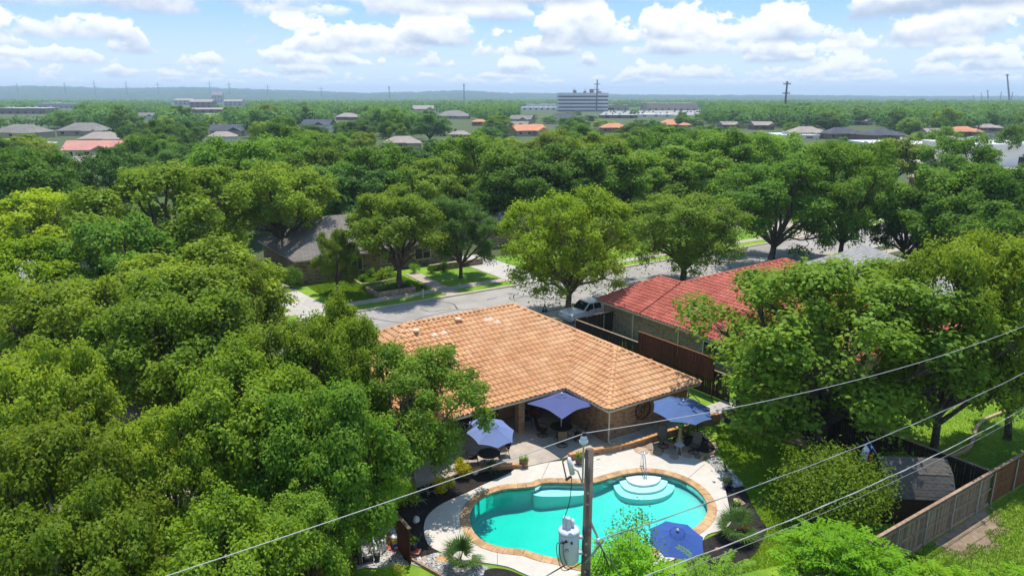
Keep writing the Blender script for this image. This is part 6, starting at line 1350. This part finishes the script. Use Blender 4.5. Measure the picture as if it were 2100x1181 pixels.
# roads and lots in the distance
gsheet_far = lambda name, pts, z, m, lab: sheet(name, GP(pts), z, m, lab)
gsheet_far('road', [(425, 240), (455, 237), (500, 262), (500, 272), (440, 258)], .02, 'concrete_deck', 'pale road curving in front of the apartment blocks')
gsheet_far('lawn', [(420, 232), (470, 234), (462, 242), (428, 240)], .015, 'lawn', 'bright lawn in front of the apartment blocks')
gsheet_far('road', [(-60, 312), (90, 300), (120, 292), (90, 290), (-60, 290)], .02, 'concrete_deck', 'pale road at the far left edge')
gsheet_far('lawn', [(-60, 290), (72, 289), (72, 278), (-60, 279)], .015, 'lawn', 'bright lawn in front of the grey roofed house at the far left')
gsheet_far('parking_lot', [(1230, 238), (1460, 236), (1440, 226), (1240, 228)], .02, 'asphalt', 'parking lot between the shops and the office building')
gsheet_far('parking_lot', [(1830, 345), (2250, 362), (2250, 300), (1880, 295)], .02, 'concrete_deck', 'pale paved lot around the white commercial building')
gsheet_far('lawn', [(1960, 292), (2110, 300), (2110, 278), (2000, 275)], .025, 'lawn', 'green rise below the dark slate roofed house')
cb_ = MB().ext([(-2.2, .35), (2.2, .35), (2.2, .8), (1.2, .9), (-2.2, .95)], -.85, .85).mesh('car_body', 'car_grey'); cc_ = MB().ext([(-1.9, .95), (1.1, .9), (.5, 1.42), (-1.5, 1.45)], -.78, .78).mesh('car_cabin', 'glass'); cw_ = MB()
for x in (-1.4, 1.4): cw_.tube([(x, -.86, .33), (x, .86, .33)], .33, 10)
cw_ = cw_.mesh('wheels', 'tyre')
g = random.Random(5)
for k in range(46):
    p = G(g.uniform(1250, 1440), g.choice([229, 230.5, 232, 234, 236]))
    t_ = thing('parked_car', 'distant car in the shopping parking lot', 'car', (p.x, p.y, .02), g.choice([1.57, 1.5, -1.57]), 'cars in the distant parking lot')
    ob('body', cb_, t_); ob('cabin', cc_, t_); ob('axle', cw_, t_)
    if k % 2: c0 = t_.children[0]; c0.material_slots[0].link = 'OBJECT'; c0.material_slots[0].material = M['car_white']
# poles
def line_pole(px, pyb, pyt, label, lean=0.0, arms=((.94, 2.4),), r_=.3, m='pole_far', d=None, name='power_pole', wpx=3.0):
    p = G(px, pyb) if d is None else Vector(((px - 1050) / FOC * (d * _c + CAM_H * _s), d, 0)); s = p.y * _c + CAM_H * _s
    dy = (pyt - 590.5) / FOC; h = CAM_H - p.y * (_s + dy * _c) / (_c - dy * _s); r_ = max(.12, wpx * s / FOC / 2)
    t_ = thing(name, label, 'power pole', tuple(p)); lx = math.tan(lean) * h
    MB().tube([(0, 0, -1), (lx, 0, h)], [r_ * 1.15, r_ * .75], 8).build('shaft', m, t_)
    for f, wd in arms:
        a = MB().box(lx * f - wd / 2, lx * f + wd / 2, -r_ * .5, r_ * .5, h * f - r_ * .35, h * f + r_ * .35).build('crossarm', m, t_); b_ = MB()
        for q in (-.46, -.2, .2, .46): b_.tube([(lx * f + q * wd, 0, h * f), (lx * f + q * wd, 0, h * f + r_ * 1.6)], r_ * .3, 5)
        b_.build('insulator', 'porcelain', a)
    return t_
line_pole(1607, 250, 167, 'tall grey steel transmission pole rising above the right hand woods', arms=((.93, 6), (.70, 6)), m='steel_far', wpx=4.5)
line_pole(1223, 229, 164, 'tall transmission pole in front of the office building', arms=((.86, 9), (.68, 7)), m='steel_far', wpx=3.0)
line_pole(952, 212, 172, 'wooden transmission pole between the central trees and the hills', arms=((.9, 10),), wpx=2.4)
line_pole(799, 209, 177, 'transmission pole above the trees left of centre', arms=((.88, 10),), wpx=2.2)
line_pole(1652, 272, 236, 'short wooden pole with wires beside the beige hip roof', arms=((.92, 2.6),), wpx=2.2)
line_pole(2071, 214, 153, 'leaning dark pole with double arms at the right edge', lean=R(-15), arms=((.97, 9),), wpx=3.6)
line_pole(2027, 212, 186, 'leaning pole with crossarm left of the tall leaning one', lean=R(-13), arms=((.97, 9),), wpx=2.2)
line_pole(2013, 210, 190, 'thin leaning pole behind the other leaning poles', lean=R(-12), arms=(), wpx=1.5)
line_pole(1998, 210, 195, 'thin short leaning pole at the end of the leaning row', lean=R(-16), arms=(), wpx=1.4)
line_pole(2050, 211, 188, 'upright pole between the leaning ones', arms=(), wpx=1.8)
line_pole(2073, 212, 189, 'upright pole right of the tall leaning one', arms=(), wpx=1.8)
for k, (x, yt) in enumerate(((198, 165), (263, 166), (327, 168), (433, 166), (473, 168), (137, 170), (40, 171), (660, 178), (551, 174))):
    line_pole(x, 0, yt, 'hazy pylon standing on the skyline hills', arms=((.85, 24), (.7, 18)), d=3600, wpx=1.3, m='steel_far'); o_ = bpy.context.scene.objects[-1]
for o_ in list(col.objects):
    if o_.get('label') == 'hazy pylon standing on the skyline hills': o_['group'] = 'pylons on the skyline'; o_['category'] = 'pylon'
def fwire(a, b_, sag, r_, label): wire([a, b_], r_, 'wire', label, sag)
def pt(px, py, d): k = (d) / (_c - (py - 590.5) / FOC * _s); return ((px - 1050) / FOC * k, d, CAM_H - k * (_s + (py - 590.5) / FOC * _c))
fwire(pt(1607, 205, 620), pt(2300, 228, 420), 3, .16, 'upper transmission wire from the steel pole to the right'); fwire(pt(1607, 215, 620), pt(2300, 246, 420), 3, .16, 'lower transmission wire from the steel pole to the right'); fwire(pt(1607, 212, 620), pt(1180, 226, 900), 3, .16, 'transmission wire from the steel pole to the left')
fwire(pt(1652, 237, 430), pt(2300, 280, 330), 2, .09, 'distribution wire from the short pole to the right'); fwire(pt(1652, 238, 430), pt(1300, 252, 520), 2, .09, 'distribution wire from the short pole to the left')
for px_, pyb, pyt in ((1893, 282, 255), (2003, 282, 258), (1812, 300, 276)): line_pole(px_, pyb, pyt, 'thin wooden pole among the right hand houses', arms=((.93, 2.2),), wpx=1.6)
for o_ in list(col.objects):
    if o_.get('label') == 'thin wooden pole among the right hand houses': o_['group'] = 'thin poles among the houses'

# ------------------------------------------------------------------ hills and far woodland
def skyline(px):                                     # height of the hill line in photo rows above the horizon
    q = [(-400, 20), (0, 21), (140, 22), (280, 18), (420, 20), (560, 16), (680, 12), (760, 9), (860, 11), (950, 14), (1040, 9), (1150, 8), (1260, 6), (1400, 5), (1600, 5), (1800, 3), (2000, 3), (2500, 2)]
    for (a, b_), (c_, d) in zip(q, q[1:]):
        if a <= px <= c_: return b_ + (d - b_) * (px - a) / (c_ - a)
    return 2
hv = []; hf = []; NA, ND = 520, 22; g = np.random.default_rng(3)
for i in range(NA + 1):
    px = -420 + 2940 * i / NA; ax = (px - 1050) / FOC
    hh = skyline(px) / FOC * 5200 + 12
    for j in range(ND + 1):
        f = j / ND; d = 2300 + 4200 * f; prof = (math.sin(min(1, f / .7) * math.pi / 2) ** 2) if f < .7 else math.cos((f - .7) / .3 * math.pi / 2) * .6 + .4
        hv.append((ax * d * 1.02, d, -6 + (hh + 6) * prof + g.uniform(0, 9) * min(1, f * 3)))
for i in range(NA):
    for j in range(ND): a = i * (ND + 1) + j; hf.append((a, a + ND + 1, a + ND + 2, a + 1))
hm = MB(); hm.add(hv, hf); struct(hm.build('hills', 'hill', None, True), 'low wooded hills along the horizon')
def clear(x, y, h, wd):
    px, pb = PX((x, y, 0)); pt_ = PX((x, y, h))[1]; r_ = wd * .5 * FOC / y
    for a, b_, c_, d_, dist in KEEP:
        if y < dist + 14 and a - r_ < px < b_ + r_ and pt_ < d_ and pb > c_: return False
    return True
def outline(x, y): return abs(x) < y * .80 + 12
g = random.Random(99); count = 0; tries = 0; KN = ['dark', 'green', 'dark', 'bluish', 'olive', 'dark', 'bluish']
while count < 300 and tries < 9000:                 # individually placed trees between the houses
    tries += 1; y = 140 * math.exp(g.random() * math.log(5.0)); x = g.uniform(-.80, .80) * y; h = g.uniform(7.5, 15); wd = h * g.uniform(.85, 1.25)
    u, v = UV((x, y))
    if v > -62 or not clear(x, y, h, wd): continue
    if any((x - a) ** 2 + (y - b_) ** 2 < ((wd + d) * .36) ** 2 for a, b_, c_, d in TREES): continue
    lf = g.choice(KN); key = ('mid%d' % g.randrange(4)) if y < 330 else ('far%d' % g.randrange(3))
    tree(key, x, y, h, wd, 'leaf_' + lf, 'distant %s tree in the wooded suburb below the hills' % WORD[lf], group='distant %s trees' % WORD[lf], name='distant_tree'); count += 1
C, NN, T = [], [], []; gg = np.random.default_rng(17); k = 0; tries = 0
while k < 5200 and tries < 40000:                   # the far wood that reads as one mass
    tries += 1; y = 430 * math.exp(gg.random() * math.log(6.0)); x = gg.uniform(-.84, .84) * y; h = gg.uniform(8, 15); wd = h * gg.uniform(1.0, 1.5)
    if not clear(x, y, h, wd): continue
    if 1240 < PX((x, y, 0))[0] < 1465 and 780 < y < 1150: continue
    n_ = 110 if y < 800 else 56 if y < 1300 else 28; d = sph(gg, n_); d[:, 2] = np.abs(d[:, 2]); lobes = 1 + .25 * np.sin(d[:, 0] * 4 + x) * np.cos(d[:, 1] * 4 + y)
    C.append(d * lobes[:, None] * np.array([wd / 2, wd / 2, h * .62]) + np.array([x, y, h * .35])); NN.append(d + gg.normal(size=(n_, 3)) * .28 + np.array([0, 0, .2])); T.append(np.full(n_, gg.random())); k += 1
C, NN, T = np.concatenate(C), np.concatenate(NN), np.concatenate(T)
o_ = ob('far_woodland', leaf_mesh('far_woodland', C, NN, np.where(C[:, 1] < 800, 1.9, np.where(C[:, 1] < 1300, 2.6, 3.6)) * gg.uniform(.7, 1.4, len(C)), np.where(C[:, 1] < 800, 1.6, np.where(C[:, 1] < 1300, 2.2, 3.0)), T, 'leaf_bluish')); o_['kind'] = 'stuff'; o_['label'] = 'mass of dark woodland spreading to the hills'; o_['category'] = 'woodland'

# ------------------------------------------------------------------ grass blades on the near lawns
def blades(poly, n_, z, label, seed, leaf='leaf_grass', l=.10, avoid=()):
    g = np.random.default_rng(seed); P = np.array([[p[0], p[1]] for p in poly]); lo, hi = P.min(0), P.max(0); q = g.uniform(lo, hi, (n_ * 3, 2))
    def ins(P, q):
        c_ = np.zeros(len(q), bool)
        for i in range(len(P)):
            a, b_ = P[i], P[i - 1]; den = b_[1] - a[1] if abs(b_[1] - a[1]) > 1e-9 else 1e-9
            c_ ^= ((a[1] > q[:, 1]) != (b_[1] > q[:, 1])) & (q[:, 0] < (b_[0] - a[0]) * (q[:, 1] - a[1]) / den + a[0])
        return c_
    k = ins(P, q)
    for av in avoid: k &= ~ins(np.array([[p[0], p[1]] for p in av]), q)
    q = q[k][:n_]; n_ = len(q); C = np.concatenate([q, np.full((n_, 1), z + l * .35)], 1); D = np.concatenate([g.normal(size=(n_, 2)) * .45, np.ones((n_, 1))], 1); NN = np.concatenate([g.normal(size=(n_, 2)), np.full((n_, 1), .35)], 1)
    tint = .5 + .5 * np.sin(q[:, 0] * .9 + 2 * np.sin(q[:, 1] * .5)) * np.sin(q[:, 1] * .8)
    o_ = ob('grass', leaf_mesh('grass', C, NN, l * g.uniform(.6, 1.3, n_), l * .28, tint * .6 + .4 * g.random(n_), leaf, D)); o_['kind'] = 'stuff'; o_['label'] = label; o_['category'] = 'grass'
AV = [GP([(1484, 1004), (1524, 998), (1540, 1030), (1560, 1065), (1573, 1085), (1560, 1115), (1545, 1140), (1500, 1165), (1420, 1175), (1410, 1150), (1440, 1110), (1490, 1084), (1496, 1050)]), deck_out, GP([(1447, 944), (1470, 935), (1500, 965), (1526, 998), (1486, 1003), (1474, 972)])]
blades(GP([(1468, 875), (1660, 905), (1790, 960), (1780, 1080), (1640, 1150), (1500, 1181), (1400, 1200), (1470, 1100), (1500, 1000), (1475, 930)]), 60000, .004, 'mown lawn grass right of the pool', 1, avoid=AV)
blades(LP((2, 18.95), (30, 18.95), (30, 29), (2, 29)), 110000, .004, 'rough grass outside the weathered fence', 2, avoid=[cat_rom(LP((6.6, 18.8), (9.5, 18.8), (11.4, 19.0), (10.6, 19.4), (10.1, 20.1), (9.3, 19.8), (8.4, 20.5), (7.6, 19.9), (6.9, 20.1), (6.5, 19.5)), 5)], l=.12)
blades(LP((12, 3), (30, 3), (30, 18.5), (12, 18.5)), 60000, .004, 'bright lawn grass beyond the side fence', 3)
blades(LP((-2.2, -43), (8.3, -43), (8.3, -33.7), (-2.2, -33.7)), 30000, .006, 'sunny lawn grass across the street', 4, l=.14)
b = MB(); pts = resample(cat_rom([L(13, 14.6), L(17, 15.4), L(22, 14.0), L(28, 14.6)], 6, False), .5, False)
t_ = thing('stone_lawn_edging', 'thin curved stone edging on the bright lawn behind the side fence', 'edging', tuple(pts[0]))
for i in range(len(pts) - 1): d = pts[i + 1] - pts[i]; MB().box(0, d.length - .02, -.09, .09, 0, .13).build('stone', 'rock_tan', t_, loc=pts[i] - pts[0], rot=math.atan2(d.y, d.x))

# ------------------------------------------------------------------ haze
hz = MB(); hz.box(-8800, 8800, -60, 9500, -8, 135); ho = hz.build('haze', 'trim')
hmz = bpy.data.materials.new('haze_air'); hmz.use_nodes = True; t = hmz.node_tree; t.nodes.clear()
pv = nd(t, 'ShaderNodeVolumePrincipled'); pv.inputs['Color'].default_value = (.64, .81, 1.0, 1); pv.inputs['Density'].default_value = 0.00017; pv.inputs['Anisotropy'].default_value = .2
mo = nd(t, 'ShaderNodeOutputMaterial'); t.links.new(pv.outputs[0], mo.inputs['Volume'])
ho.data.materials.clear(); ho.data.materials.append(hmz); ho['kind'] = 'stuff'; ho['label'] = 'thin blue summer haze over the suburb'; ho['category'] = 'haze'
